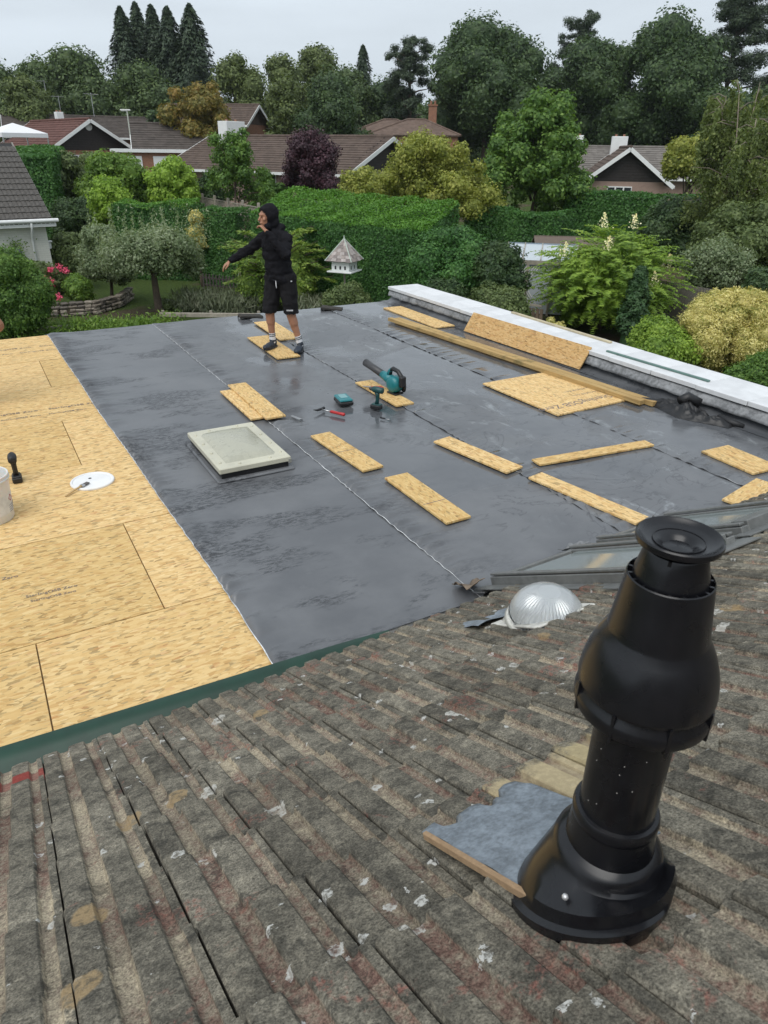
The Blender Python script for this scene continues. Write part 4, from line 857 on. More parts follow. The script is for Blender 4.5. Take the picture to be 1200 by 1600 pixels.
# ------------------------------------------------------------------ foliage machinery
def quads(P, N, size, aspect, rng, jit=.35, T=None):
    """diamond leaves at P facing N; T = preferred long axis"""
    k = len(P); N = N + rng.normal(0, jit, (k, 3)); N /= np.linalg.norm(N, axis=1)[:, None]+1e-9
    if T is None: T = rng.normal(0, 1, (k, 3))
    else: T = T + rng.normal(0, .35, (k, 3))
    T = T - N*(T*N).sum(1)[:, None]; T /= np.linalg.norm(T, axis=1)[:, None]+1e-9; B = np.cross(N, T)
    L_ = (size*rng.uniform(.65, 1.35, k))[:, None]; W_ = L_*aspect
    V = np.stack([P-T*L_*.5, P+B*W_*.5-T*L_*.08, P+T*L_*.5, P-B*W_*.5-T*L_*.08], 1).reshape(-1, 3)
    return V, np.arange(4*k).reshape(k, 4)
ICO = None
def ico():
    global ICO
    if ICO is None:
        import bmesh
        bm = bmesh.new(); bmesh.ops.create_icosphere(bm, subdivisions=2, radius=1); bm.verts.ensure_lookup_table()
        ICO = (np.array([v.co[:] for v in bm.verts]), np.array([[v.index for v in f.verts] for f in bm.faces])); bm.free()
    return ICO
def clump_cloud(C, Rr, leaf, aspect, dens, rng, flat=1.0, up=.25, core=.82, shell=(.80, 1.10), jit=.45, droop=0, T=None):
    """leaves over the union of clumps C (k,3) radii Rr (k,) -> V,quads,core V, core tris"""
    C = np.asarray(C, float); Rr = np.asarray(Rr, float); area = 4*math.pi*Rr**2*(.4+.6*flat)
    cnt = np.maximum(12, (area*dens/(leaf*leaf*aspect*.5))).astype(int); idx = np.repeat(np.arange(len(C)), cnt)
    D = rng.normal(0, 1, (len(idx), 3)); D /= np.linalg.norm(D, axis=1)[:, None]
    rad = rng.uniform(*shell, len(idx)); lump = 1+.13*np.sin(D[:, 0]*7+idx)*np.cos(D[:, 1]*6+idx*1.7)+.08*np.sin(D[:, 2]*11+idx)
    P = C[idx] + D*(Rr[idx]*rad*lump)[:, None]*np.array([1, 1, flat])
    keep = np.ones(len(P), bool)
    for j in range(len(C)):
        q = (P-C[j])/np.array([1, 1, flat]); keep &= ~(((q**2).sum(1) < (Rr[j]*.72)**2) & (idx != j))
    P, D = P[keep], D[keep]; N = D*np.array([1, 1, 1/max(flat, .3)]); N[:, 2] += up
    V, F = quads(P, N, leaf, aspect, rng, jit, None if T is None else np.tile(T, (len(P), 1)))
    iv, it = ico(); cv = []; ct = []
    if core > 0:
        for j in range(len(C)):
            n_ = 1+.12*np.sin(iv[:, 0]*5+j)*np.cos(iv[:, 1]*6+j*2); cv.append(C[j]+iv*(Rr[j]*core*n_)[:, None]*np.array([1, 1, flat])); ct.append(it+j*len(iv))
        cv, ct = np.vstack(cv), np.vstack(ct)
    return V, F, cv, ct
def cloud_mesh(name, mat, V, F, cv, ct):
    if len(cv): return np_mesh(name, np.vstack([V, cv]), [F, ct+len(V)], mat)
    return np_mesh(name, V, [F], mat)
def crown_clumps(rng, c, r, n_, rc, squash=1.0, lower=-.35, fill=.25):
    """clump centres spread over an ellipsoid"""
    out = []; rr = []
    for k in range(n_):
        z = lower+(1-lower)*(k+.5)/n_; f = k*2.39996+rng.uniform(-.3, .3); q = math.sqrt(max(0, 1-z*z)); s = rng.uniform(.62, .92) if rng.rand() > fill else rng.uniform(.2, .6)
        out.append((c[0]+r[0]*s*q*math.cos(f), c[1]+r[1]*s*q*math.sin(f), c[2]+r[2]*s*z)); rr.append(rc*rng.uniform(.7, 1.25))
    return np.array(out), np.array(rr)
BARK = plain('bark', (.10, .075, .055), .9, var=.35, scale=14, bump=.7); BARK_PALE = plain('pale_birch_bark', (.20, .165, .13), .85, var=.4, scale=10, bump=.5); BARK_DK = plain('dark_bark', (.045, .036, .030), .95, var=.3, scale=12, bump=.7)
def limbs(mb, base, top, r0, C, rng, k=7, start=.45):
    base, top = Vector(base), Vector(top); mid = base.lerp(top, .5)+Vector((rng.uniform(-.1, .1), rng.uniform(-.1, .1), 0))*(top-base).length*.5
    mb.tube([base-Vector((0, 0, .15)), base.lerp(mid, .3), mid, top], [r0*1.25, r0, r0*.8, r0*.35], 8)
    sel = rng.permutation(len(C))[:k]
    for j in sel:
        t = Vector(C[j]); s = base.lerp(top, rng.uniform(start, .9)); m_ = s.lerp(t, .5)+Vector((0, 0, (t-s).length*.10)); mb.tube([s, m_, t], [r0*.42, r0*.28, r0*.1], 6)
GREENS = {
 'oak': foliage('oak_leaves', (.017, .032, .013), (.031, .056, .019), (.058, .090, .028)), 'far': foliage('far_tree_leaves', (.028, .046, .019), (.046, .073, .025), (.078, .110, .034)),
 'far2': foliage('far_tree_leaves_olive', (.040, .056, .019), (.064, .086, .026), (.10, .126, .038)), 'conifer': foliage('redwood_needles', (.014, .024, .014), (.023, .038, .020), (.040, .058, .028), .1),
 'orange': foliage('turning_leaves', (.070, .075, .018), (.12, .105, .024), (.19, .125, .032), .3), 'plum': foliage('purple_plum_leaves', (.020, .010, .014), (.035, .016, .022), (.060, .026, .034), .12),
 'yellow': foliage('yellow_green_leaves', (.075, .095, .018), (.15, .17, .032), (.25, .25, .06), .3), 'mid': foliage('fresh_green_leaves', (.024, .058, .012), (.055, .108, .020), (.12, .19, .038), .3),
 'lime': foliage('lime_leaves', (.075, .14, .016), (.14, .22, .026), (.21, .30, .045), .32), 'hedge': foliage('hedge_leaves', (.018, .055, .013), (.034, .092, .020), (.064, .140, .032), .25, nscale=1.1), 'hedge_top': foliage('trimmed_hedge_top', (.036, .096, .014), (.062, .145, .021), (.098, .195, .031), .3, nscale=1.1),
 'dark': foliage('dark_shrub_leaves', (.012, .028, .010), (.026, .050, .016), (.050, .080, .026)), 'apple': foliage('apple_leaves', (.042, .066, .030), (.100, .132, .066), (.21, .24, .155), .3),
 'olive': foliage('olive_shrub_leaves', (.035, .055, .018), (.066, .092, .030), (.11, .14, .05)), 'juniper': foliage('juniper_sprays', (.035, .072, .016), (.10, .155, .028), (.21, .27, .05), .25), 'fern': foliage('ferny_shrub_leaves', (.055, .10, .018), (.115, .180, .026), (.20, .28, .042), .32),
 'gold': foliage('golden_shrub_leaves', (.085, .11, .022), (.33, .29, .10), (.50, .45, .21), .25, nscale=2.5), 'cypress': foliage('cypress_sprays', (.012, .032, .012), (.024, .055, .018), (.045, .085, .03), .12), 'birch': foliage('birch_leaves', (.042, .062, .020), (.080, .105, .032), (.14, .165, .055), .3),
 'weed': foliage('weed_leaves', (.04, .08, .016), (.08, .14, .024), (.14, .21, .035), .3), 'lav': foliage('lavender_stems', (.045, .060, .034), (.085, .10, .056), (.14, .145, .10), .15), 'pink': foliage('pink_petals', (.30, .03, .07), (.48, .06, .13), (.62, .16, .24), .25), 'cream': foliage('cream_plumes', (.45, .40, .26), (.62, .56, .38), (.75, .70, .52), .25),
 'pine': foliage('pine_needles', (.016, .027, .016), (.028, .043, .023), (.048, .068, .034), .1)}
def broad(name, label, cat, x, y, zt, r, mat, zb=None, leaf=.34, dens=1.15, n_=26, rc=None, group=None, seed=0, ry=None, bark=None, trunk_r=None, lower=-.6, aspect=.62, up=.25, z0=None, shell=(.80, 1.12), core=.8, flat=.85, fill=.25, kl=7, lobes=0):
    """broadleaf tree or shrub: trunk and crown made of leaf clumps"""
    rng = np.random.RandomState(seed+int(x*7+y*13)); g = gz(x, y) if z0 is None else z0; zb = g+(zt-g)*.22 if zb is None else zb
    c = Vector((x, y, (zt+zb)/2)); rz = (zt-zb)/2; rc = rc or min(r, rz)*.42
    C, Rr = crown_clumps(rng, c, (r-rc*.6, (ry or r)-rc*.6, rz-rc*.6*flat), n_, rc, lower=lower, fill=fill)
    if lobes:
        CC = []; RR = []; per = max(6, int(n_/lobes))
        for k in range(lobes):
            a = k*2.39996+rng.uniform(-.6, .6); t = (k+.5)/lobes; zc = zb+(zt-zb)*(.22+.60*t)+rng.uniform(-.05, .05)*rz; q = (.60-.42*t)*rng.uniform(.75, 1.1); lr = rng.uniform(.46, .64)
            lx, ly = x+math.cos(a)*q*r, y+math.sin(a)*q*(ry or r); lz = min(rz*lr*1.05, zt-zc) if k < lobes-1 else zt-zc
            c1, r1 = crown_clumps(rng, (lx, ly, zc), (max(.1, r*lr-rc*.5), max(.1, r*lr-rc*.5), max(.15, lz-rc*.6*flat)), per, rc*.85, lower=-.75, fill=.15); CC.append(c1); RR.append(r1)
        C, Rr = np.vstack(CC), np.concatenate(RR)
    root = empty(name, (x, y, g), 0, label, cat, group)
    off = np.array([x, y, g]); me = cloud_mesh('crown', GREENS[mat], *clump_cloud(C-off, Rr, leaf, aspect, dens, rng, flat, up, core, shell)); link('crown', me, root)
    mb = MB(); limbs(mb, (0, 0, 0), (rng.uniform(-.2, .2), rng.uniform(-.2, .2), (zt-g)*.72), trunk_r or max(.03, (zt-g)*.022), C-off, rng, kl); mb.build('trunk', bark or BARK, root, True)
    return root
def spire(name, label, x, y, zt, r, mat, seed, group=None, leaf=.36, cat='tree', z0=None, thick=1.0, droop=-.35):
    """conical conifer built from whorls of drooping sprays"""
    rng = np.random.RandomState(seed); g = gz(x, y) if z0 is None else z0; h = zt-g; P = []; N = []; T = []
    n_ = int(5200*thick)
    t = rng.uniform(.10, 1, n_)**.8; t = np.round(t*34)/34 + rng.normal(0, .008, n_); t = np.clip(t, .05, .995)
    a = rng.uniform(0, 6.283, n_); lob = 1+.22*np.sin(a*3+t*17)+.16*np.sin(a*5-t*31+seed); R = r*(1-t)**.72*lob*rng.uniform(.55, 1.04, n_)+.08
    z = g+h*t + droop*R*.5; P = np.stack([np.cos(a)*R, np.sin(a)*R, z-g], -1); D = np.stack([np.cos(a), np.sin(a), np.full(n_, droop)], -1); N = np.stack([np.cos(a)*.6, np.sin(a)*.6, np.ones(n_)*.8], -1)
    V, F = quads(P, N, leaf, .45, rng, .3, D)
    k = 14; cv = np.array([(math.cos(q*6.283/10)*r*.62*(1-i/k)**.75, math.sin(q*6.283/10)*r*.62*(1-i/k)**.75, h*(.06+.93*i/k)) for i in range(k+1) for q in range(10)]); i_ = np.arange((k+1)*10).reshape(k+1, 10)
    ct = np.stack([i_[:-1], np.roll(i_[:-1], -1, 1), np.roll(i_[1:], -1, 1), i_[1:]], -1).reshape(-1, 4)
    root = empty(name, (x, y, g), 0, label, cat, group); link('crown', np_mesh('crown', np.vstack([V, cv]), [F, ct+len(V)], GREENS[mat]), root)
    mb = MB(); mb.tube([(0, 0, -.2), (0, 0, h*.5), (0, 0, h*.98)], [h*.022, h*.014, .02], 8); mb.build('trunk', BARK_DK, root, True); return root
def pine(name, label, x, y, zt, r, seed, zlow=.35, group=None):
    """open pine: bare reddish stem, level plates of needles with sky between"""
    rng = np.random.RandomState(seed); g = gz(x, y); h = zt-g; C = []; Rr = []; mb = MB(); mb.tube([(0, 0, -.2), (.2, 0, h*.5), (.0, .1, h*.96)], [h*.02, h*.014, .05], 8)
    for k in range(30):
        t = zlow+(1-zlow)*(k+.5)/30+rng.uniform(-.02, .02); a = k*2.4+rng.uniform(-.6, .6); R = r*(1.05-.6*max(0, t-.72)/.28)*rng.uniform(.3, 1.05); e = Vector((math.cos(a)*R, math.sin(a)*R, h*t+rng.uniform(-.2, .5)))
        mb.tube([(0, 0, h*t-.5), e*.5+Vector((0, 0, h*t*.5-.15)), e], [.12, .08, .03], 6)
        for q in range(4): o = Vector((rng.uniform(-.9, .9), rng.uniform(-.9, .9), rng.uniform(-.3, .5)))*r*.34; C.append(e+o); Rr.append(r*rng.uniform(.10, .25))
    root = empty(name, (x, y, g), 0, label, 'tree', group); link('crown', cloud_mesh('crown', GREENS['pine'], *clump_cloud(np.array([c[:] for c in C]), np.array(Rr), .26, .35, 1.2, rng, .7, .5, .5, (.5, 1.35))), root); mb.build('trunk', BARK, root, True); return root
def hedge(name, label, p0, p1, wid, zt, mat, seed=0, leaf=.085, zb=0, dens=2.0, bumpy=.10, top=None, zt2=None, slope=0.0):
    """clipped hedge: box surface covered in small leaves"""
    rng = np.random.RandomState(seed); p0, p1 = np.array(p0, float), np.array(p1, float); d = p1-p0; Ln = np.linalg.norm(d); d /= Ln; nrm = np.array([d[1], -d[0]])
    hw = wid/2; zt2 = zt if zt2 is None else zt2; root = empty(name, (*((p0+p1)/2), zb), 0, label, 'hedge'); ctr = (p0+p1)/2
    def face(n_, f):
        q = rng.uniform(0, 1, (n_, 2)); u, v, z, N = f(q); top_z = zt+(zt2-zt)*u/Ln+slope*(1-(v+hw)/wid)
        bul = bumpy*(np.sin(u*1.7+seed)*np.sin(z*2.1+seed*2)+.6*np.sin(u*4.1+z*3+v*3))+rng.normal(0, .025, n_)
        P = np.stack([u, v, np.minimum(z*(top_z-zb), 99)], -1)+N*bul[:, None]; 
        return P, N
    def w_(P, N):
        X = p0[0]-ctr[0]+d[0]*P[:, 0]+nrm[0]*P[:, 1]; Y = p0[1]-ctr[1]+d[1]*P[:, 0]+nrm[1]*P[:, 1]; NX = d[0]*N[:, 0]+nrm[0]*N[:, 1]; NY = d[1]*N[:, 0]+nrm[1]*N[:, 1]
        return np.stack([X, Y, P[:, 2]], -1), np.stack([NX, NY, N[:, 2]], -1)
    h = zt-zb; la = leaf*leaf*.6*.5; one = lambda k: np.ones(k); zero = lambda k: np.zeros(k)
    sides = []
    for sgn in (1, -1): sides.append(face(int(Ln*h*dens/la*(1 if sgn > 0 else .25)), lambda q, s=sgn: (q[:, 0]*Ln, one(len(q))*hw*s, q[:, 1], np.stack([zero(len(q)), one(len(q))*s, one(len(q))*.12], -1))))
    for e, u in ((-1, 0.), (1, Ln)): sides.append(face(int(wid*h*dens/la), lambda q, e=e, u=u: (one(len(q))*u, (q[:, 0]*2-1)*hw, q[:, 1], np.stack([one(len(q))*e, zero(len(q)), one(len(q))*.12], -1))))
    P = np.vstack([a for a, b in sides]); N = np.vstack([b for a, b in sides]); P, N = w_(P, N); V, F = quads(P, N, leaf, .6, rng, .55)
    cb = np.array([[u, v, z*(zt+(zt2-zt)*(u > .1)+slope*(v < 0)-zb)-(.06+bumpy*1.6)*(z > 0)] for u in (.06+bumpy*1.8, Ln-.06-bumpy*1.8) for v in (-hw+.06+bumpy*1.8, hw-.06-bumpy*1.8) for z in (0, 1)]); cb, _ = w_(cb, cb*0)
    cf = np.array([(0, 1, 3, 2), (4, 6, 7, 5), (0, 4, 5, 1), (2, 3, 7, 6), (1, 5, 7, 3)])
    link('foliage', np_mesh('foliage', np.vstack([V, cb]), [F, cf+len(V)], GREENS[mat]), root)
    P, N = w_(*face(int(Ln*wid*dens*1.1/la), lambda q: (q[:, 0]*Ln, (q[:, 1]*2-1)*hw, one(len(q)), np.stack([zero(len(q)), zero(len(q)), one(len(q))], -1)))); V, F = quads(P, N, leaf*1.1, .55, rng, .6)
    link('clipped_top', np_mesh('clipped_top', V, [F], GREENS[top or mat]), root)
    mb = MB(); mb.tube([(0, 0, 0), (0, 0, h*.6)], [.05, .03], 6); mb.build('stem', BARK_DK, root); return root
def tuft(name, label, cat, x, y, h, r, mat, n_=420, leaf=.22, seed=0, z0=0, lean=.5, group=None, asp=.12):
    """spiky clump of upright blades"""
    rng = np.random.RandomState(seed+int(x*31)); a = rng.uniform(0, 6.283, n_); q = np.sqrt(rng.uniform(0, 1, n_))*r; t = rng.uniform(.15, 1, n_)
    P = np.stack([np.cos(a)*q*(1+.3*t), np.sin(a)*q*(1+.3*t), h*t*(1-.25*(q/r)**2)], -1); T = np.stack([np.cos(a)*lean*q/r, np.sin(a)*lean*q/r, np.ones(n_)], -1); N = np.stack([np.cos(a), np.sin(a), .3*np.ones(n_)], -1)
    V, F = quads(P, N, leaf, asp, rng, .5, T); root = empty(name, (x, y, z0), 0, label, cat, group)
    link('foliage', np_mesh('foliage', V, [F], GREENS[mat]), root); return root
# ------------------------------------------------------------------ garden: near beds just beyond the roof
GB = 'garden shrubs and bushes'
broad('evergreen_bush', 'large rounded dark green bush at the left edge below the white house', 'bush', 0.99, 23.48, 2.47, 1.13, 'mid', zb=-.1, leaf=.075, dens=1.6, n_=30, rc=.42, z0=0, lower=-.95, flat=1, core=.86, fill=.1)
broad('hydrangea_bush', 'pink flowering bush at the corner of the white house', 'bush', 2.23, 27.41, 1.63, 0.62, 'olive', zb=.1, leaf=.09, dens=1.3, n_=14, rc=.3, z0=0)
hyd = bpy.data.objects['hydrangea_bush']; rng = np.random.RandomState(5)
for k in range(20):
    a = rng.uniform(0, 6.28); q = rng.uniform(.15, .68); p = np.array([math.cos(a)*q, math.sin(a)*q-.15, rng.uniform(.75, 1.6)-.4*q])
    V, F = quads(p+rng.normal(0, .055, (60, 3)), rng.normal(0, .5, (60, 3))+np.array([0, -.6, .7]), .06, .8, rng); link('flower_head', np_mesh('flower_head', V, [F], GREENS['pink']), hyd)['kind'] = 'stuff'
broad('rose_bush', 'small leafy green bush beside the pink flowers', 'bush', 3.12, 26.82, 1.14, 0.54, 'weed', zb=.05, leaf=.08, n_=12, rc=.28, z0=0)
broad('grey_leaved_shrub', 'dark grey green shrub left of the apple tree', 'bush', 4.32, 27.67, 2.75, 1.07, 'apple', zb=.1, leaf=.09, n_=22, rc=.42, z0=0, core=.75)
ap = broad('apple_tree', 'spreading silvery apple tree with bent trunk behind the roof edge', 'tree', 5.36, 24.93, 2.94, 1.94, 'apple', zb=0.82, leaf=.085, dens=.85, n_=44, rc=.42, trunk_r=.13, z0=0, bark=BARK, core=.55, shell=(.55, 1.2), lower=-.55, fill=.4, kl=16)
# upright water shoots of the apple tree
rng = np.random.RandomState(3); PP = []; TT = []
for k in range(70):
    a = rng.uniform(0, 6.28); q = math.sqrt(rng.rand())*2.1; b = np.array([math.cos(a)*q, math.sin(a)*q, 2.45+rng.uniform(.0, .4)-.15*q]); ln = rng.uniform(.5, 1.0); dr = np.array([rng.normal(0, .15), rng.normal(0, .15), 1])
    for t in np.linspace(0, 1, 16): PP.append(b+dr*ln*t+rng.normal(0, .025, 3)); TT.append(rng.normal(0, 1, 3)+[0, 0, .7])
PP = np.array(PP); V, F = quads(PP, rng.normal(0, 1, PP.shape), .095, .42, rng, .2, np.array(TT)); link('shoots', np_mesh('shoots', V, [F], GREENS['apple']), ap)['kind'] = 'stuff'
# dry stone curved retaining wall, each stone a part
STONES = [plain('garden_stone_a', (.17, .145, .115), .9, var=.35, scale=14, bump=.6), plain('garden_stone_b', (.24, .21, .17), .9, var=.3, scale=14, bump=.6), plain('garden_stone_c', (.11, .095, .08), .9, var=.35, scale=14, bump=.6)]
sw = empty('stone_wall', (3.36, 26.39, 0), 0, 'low curved dry stone retaining wall in the garden', 'stone wall'); random.seed(3)
pts = [Vector((1.73, 26.24, 0)), Vector((2.47, 25.88, 0)), Vector((3.47, 25.87, 0)), Vector((4.33, 26.55, 0)), Vector((5.11, 28.14, 0))]
def along(pts, step):
    out = []
    for a, b in zip(pts[:-1], pts[1:]):
        n_ = max(1, int((b-a).length/step)); out += [(a.lerp(b, i/n_), (b-a).normalized()) for i in range(n_)]
    return out
sb = []
for k in range(5):
    mb = MB(); mb.box((0, 0, 0), (.26, .22, .10), bev=.025); mb.v = [(x+random.uniform(-.012, .012), y+random.uniform(-.012, .012), z+random.uniform(-.008, .008)) for x, y, z in mb.v]; sb.append(mb.mesh('stone', STONES[k % 3]))
for lay in range(4):
    for k, (p, d) in enumerate(along(pts, .25)):
        o = link('stone', random.choice(sb), sw, loc=(p.x-sw.location.x+random.uniform(-.03, .03)+lay*.02, p.y-sw.location.y+random.uniform(-.03, .03)+lay*.05, .06+lay*.105), rot=(0, 0, math.atan2(d.y, d.x)+random.uniform(-.12, .12))); o.scale = (random.uniform(.7, 1.1), 1, random.uniform(.8, 1.1))
# timber edging along the border bed
EDGE = plain('grey_weathered_timber', (.30, .27, .22), .85, var=.3, scale=10, bump=.5)
ed = empty('timber_edging', (6.49, 22.69, 0), 0, 'weathered grey timber rail edging the border behind the flat roof', 'edging')
for (a, b) in (((5.03, 23.37, .26), (7.94, 21.80, .34)), ((0.95, 23.58, .12), (2.38, 23.58, .16))):
    a, b = Vector(a), Vector(b); mb = MB(); M_ = Matrix.Rotation(math.atan2(b.y-a.y, b.x-a.x), 4, 'Z'); mb.box((0, 0, 0), ((b-a).length, .10, .13), bev=.008); mb.build('rail', EDGE, ed, loc=(a+b)/2-ed.location, rot=(0, 0, math.atan2(b.y-a.y, b.x-a.x)))
for t in (.04, .5, .96):
    p = Vector((5.03, 23.37, 0)).lerp(Vector((7.94, 21.80, 0)), t)-ed.location; mb = MB(); mb.box((p.x, p.y+.09, .2), (.08, .08, .45), bev=.006); mb.build('post', EDGE, ed)
# weeds along the roof edge: uncountable
rng = np.random.RandomState(8); k = 5200; t = rng.uniform(0, 1, k); A = np.array([0.16, 23.90]); B = np.array([5.20, 23.02]); base = A+(B-A)*t[:, None]+rng.normal(0, .38, (k, 2)); hh = (.10+.42*np.abs(np.sin(t*17)*np.sin(t*7+1)))*rng.uniform(.2, 1, k)
V, F = quads(np.column_stack([base, hh]), np.column_stack([rng.normal(0, .6, (k, 2)), np.full(k, .8)]), .13, .32, rng, .5, np.column_stack([rng.normal(0, .5, (k, 2)), np.ones(k)])); tag(link('border_weeds', np_mesh('border_weeds', V, [F], GREENS['weed'])), 'straggling green weeds along the border behind the boards', 'weeds', kind='stuff')
k = 3000; t = rng.uniform(0, 1, k); A = np.array([9.36, 20.57]); B = np.array([11.51, 18.75]); base = A+(B-A)*t[:, None]+rng.normal(0, .35, (k, 2)); hh = .35*rng.uniform(.1, 1, k)
V, F = quads(np.column_stack([base, hh]), np.column_stack([rng.normal(0, .6, (k, 2)), np.full(k, .8)]), .12, .4, rng, .5); tag(link('border_plants', np_mesh('border_plants', V, [F], GREENS['weed'])), 'low leafy plants along the border near the bird house', 'plants', kind='stuff')
# lavender
for k, (px_xy, lab) in enumerate((((6.39, 24.79), 'lavender clump beside the apple trunk'), ((6.95, 24.43), 'lavender clump under the picket fence, second from the apple trunk'), ((7.51, 24.06), 'lavender clump under the picket fence, third from the apple trunk'), ((8.11, 23.65), 'lavender clump just left of the man'), ((9.45, 21.84), 'lavender clump just right of the man'), ((9.88, 21.43), 'lavender clump left of the bird house shrub'))):
    tuft('lavender', lab, 'lavender', px_xy[0], px_xy[1], .85, .55, 'lav', 900, .24, k, 0, .7, 'lavender clumps along the border')
broad('low_plant', 'small dark red leaved plant at the foot of the apple tree', 'plant', 5.66, 25.17, .45, .4, 'olive', zb=0, leaf=.07, n_=8, rc=.18, z0=0)
# low dark picket fence
pf = empty('picket_fence', (8.59, 28.22, 0), 0, 'low dark grey picket fence behind the lavender', 'fence'); a, b = Vector((8.09, 28.89, 0)), Vector((9.08, 27.33, 0)); dk = plain('dark_fence_wood', (.06, .05, .045), .85, var=.3)
rzf = math.atan2(b.y-a.y, b.x-a.x)
for t in np.linspace(0, 1, 12): p = a.lerp(b, t)-pf.location; mb = MB(); mb.box((0, 0, .30), (.075, .025, .6), bev=.006); mb.build('picket', dk, pf, loc=p, rot=(0, 0, rzf))
for z_ in (.18, .45): mb = MB(); mb.box((0, .03, z_), ((b-a).length, .03, .06)); mb.build('rail', dk, pf, loc=(a+b)/2-pf.location, rot=(0, 0, rzf))
mb = MB(); mb.box((0, 0, .42), (.09, .09, .84), bev=.01); mb.build('post', EDGE, pf, loc=b-pf.location)
# spreading juniper
def juniper():
    x, y = 9.18, 23.68; rng = np.random.RandomState(4); root = empty('juniper_bush', (x, y, 0), 0, 'wide feathery yellow green juniper behind the man', 'bush'); P = []; T = []; N = []; mb = MB()
    for k in range(64):
        a = rng.uniform(0, 6.283); z = rng.uniform(.3, 2.5); R = (1.95-.35*abs(z-1.2))*rng.uniform(.65, 1.1); e = np.array([math.cos(a)*R, math.sin(a)*R, z+.35]); s = np.array([0, 0, z*.7])
        mb.tube([s, (s+e)/2+np.array([0, 0, .12]), e], [.035, .02, .006], 5)
        for t in np.linspace(.35, 1.05, 46):
            c = s+(e-s)*t; c[2] += .28*math.sin(t*2.8)-.25*t*t; w = .36*(1.15-t)+.06; lat = np.array([-math.sin(a), math.cos(a), 0])
            for q in range(3): o = rng.uniform(-1, 1); P.append(c+lat*o*w+np.array([0, 0, rng.normal(0, .03)])); T.append(np.array([math.cos(a), math.sin(a), -.25])+lat*o*.9); N.append((rng.normal(0, .2), rng.normal(0, .2), 1))
    P, T, N = map(np.array, (P, T, N)); V, F = quads(P, N, .17, .30, rng, .3, T); C, Rr = crown_clumps(rng, (0, 0, 1.05), (1.2, 1.2, .8), 14, .5, lower=-.8); V2, F2, cv, ct = clump_cloud(C, Rr, .10, .5, .8, rng)
    link('foliage', np_mesh('foliage', np.vstack([V, V2, cv]), [F, F2+len(V), ct+len(V)+len(V2)], GREENS['juniper']), root); mb.build('branches', BARK, root)
juniper()
# bird house on a pole
def birdhouse():
    x, y = 10.68, 21.49; r = empty('bird_house', (x, y, 0), R_(-52), 'white bird house with weathered pyramid roof on a pole', 'bird house'); WH = plain('white_painted_wood', (.72, .74, .72), .6, var=.08, scale=20, bump=.2); SH = [plain('shingle_%s' % q, c, .9, var=.3, scale=30, bump=.5) for q, c in (('a', (.28, .24, .22)), ('b', (.38, .34, .32)), ('c', (.21, .18, .17)))]
    mb = MB(); mb.tube([(0, 0, -.2), (0, 0, 1.55)], .035, 10); mb.build('pole', EDGE, r)
    mb = MB(); mb.box((0, 0, 1.545), (.86, .86, .04), bev=.006); mb.build('ledge', WH, r)
    mb = MB(); mb.box((0, 0, 1.74), (.62, .62, .35), bev=.004); body = mb.build('box', WH, r)
    for sgn, ax in ((-1, 0), (-1, 1), (1, 0), (1, 1)):
        for q in (-.17, .0, .17) if ax == 0 else (-.15, .10):
            p = (q, sgn*.3105, 1.66) if ax == 0 else (sgn*.3105, q, 1.66); mb = MB(); mb.box(p, (.06, .006, .085) if ax == 0 else (.006, .06, .085)); mb.ell((p[0], p[1], p[2]+.042), (.03, .003, .03) if ax == 0 else (.003, .03, .03), 10, 6); mb.build('entrance_hole', TBLK, body)
    zb, zt, hw = 1.88, 2.52, .45; cs = 7
    for f in range(4):
        M_ = Matrix.Rotation(f*math.pi/2, 4, 'Z')
        for c in range(cs):
            t0, t1 = c/cs, (c+1)/cs; w0, w1 = hw*(1-t0), hw*(1-t1); z0, z1 = zb+(zt-zb)*t0, zb+(zt-zb)*t1+.01; xs = np.linspace(-1, 1, max(2, 5-c//2)+1)
            for i in range(len(xs)-1):
                jl = random.uniform(-.012, .012); P = [(xs[i]*w0+.002, -w0-.016+jl*.3, z0+jl), (xs[i+1]*w0-.002, -w0-.016+jl*.3, z0+jl), (xs[i+1]*w1-.002, -w1-.002, z1), (xs[i]*w1+.002, -w1-.002, z1)]
                Q = [(a_, b_+.02, c_-.012) for a_, b_, c_ in P]; mb = MB(); mb.T = M_; mb.add(P+Q, [(0, 1, 2, 3), (7, 6, 5, 4), (0, 4, 5, 1), (1, 5, 6, 2), (2, 6, 7, 3), (3, 7, 4, 0)]); mb.build('shingle', random.choice(SH), r)
        p = M_ @ Vector((-hw-.02, -hw-.02, zb)); mb = MB(); mb.tube([p, (0, 0, zt+.01)], .018, 6); mb.build('hip_strip', plain('pale_green_strip', (.42, .48, .42), .6) if f == 0 else bpy.data.materials['pale_green_strip'], r)
    mb = MB(); mb.tube([(0, 0, zt-.03), (0, 0, zt+.10)], [.026, .014], 8); mb.build('finial', bpy.data.materials['pale_green_strip'], r)
birdhouse()
broad('yellow_green_shrub', 'small yellow green shrub below the bird house', 'bush', 10.26, 20.36, 1.40, 0.79, 'olive', zb=0, leaf=.075, n_=16, rc=.3, z0=0, core=.6)
broad('low_leafy_plant', 'low leafy plant where the parapet starts', 'plant', 10.61, 19.04, .75, .42, 'weed', zb=0, leaf=.09, n_=8, rc=.22, z0=0)
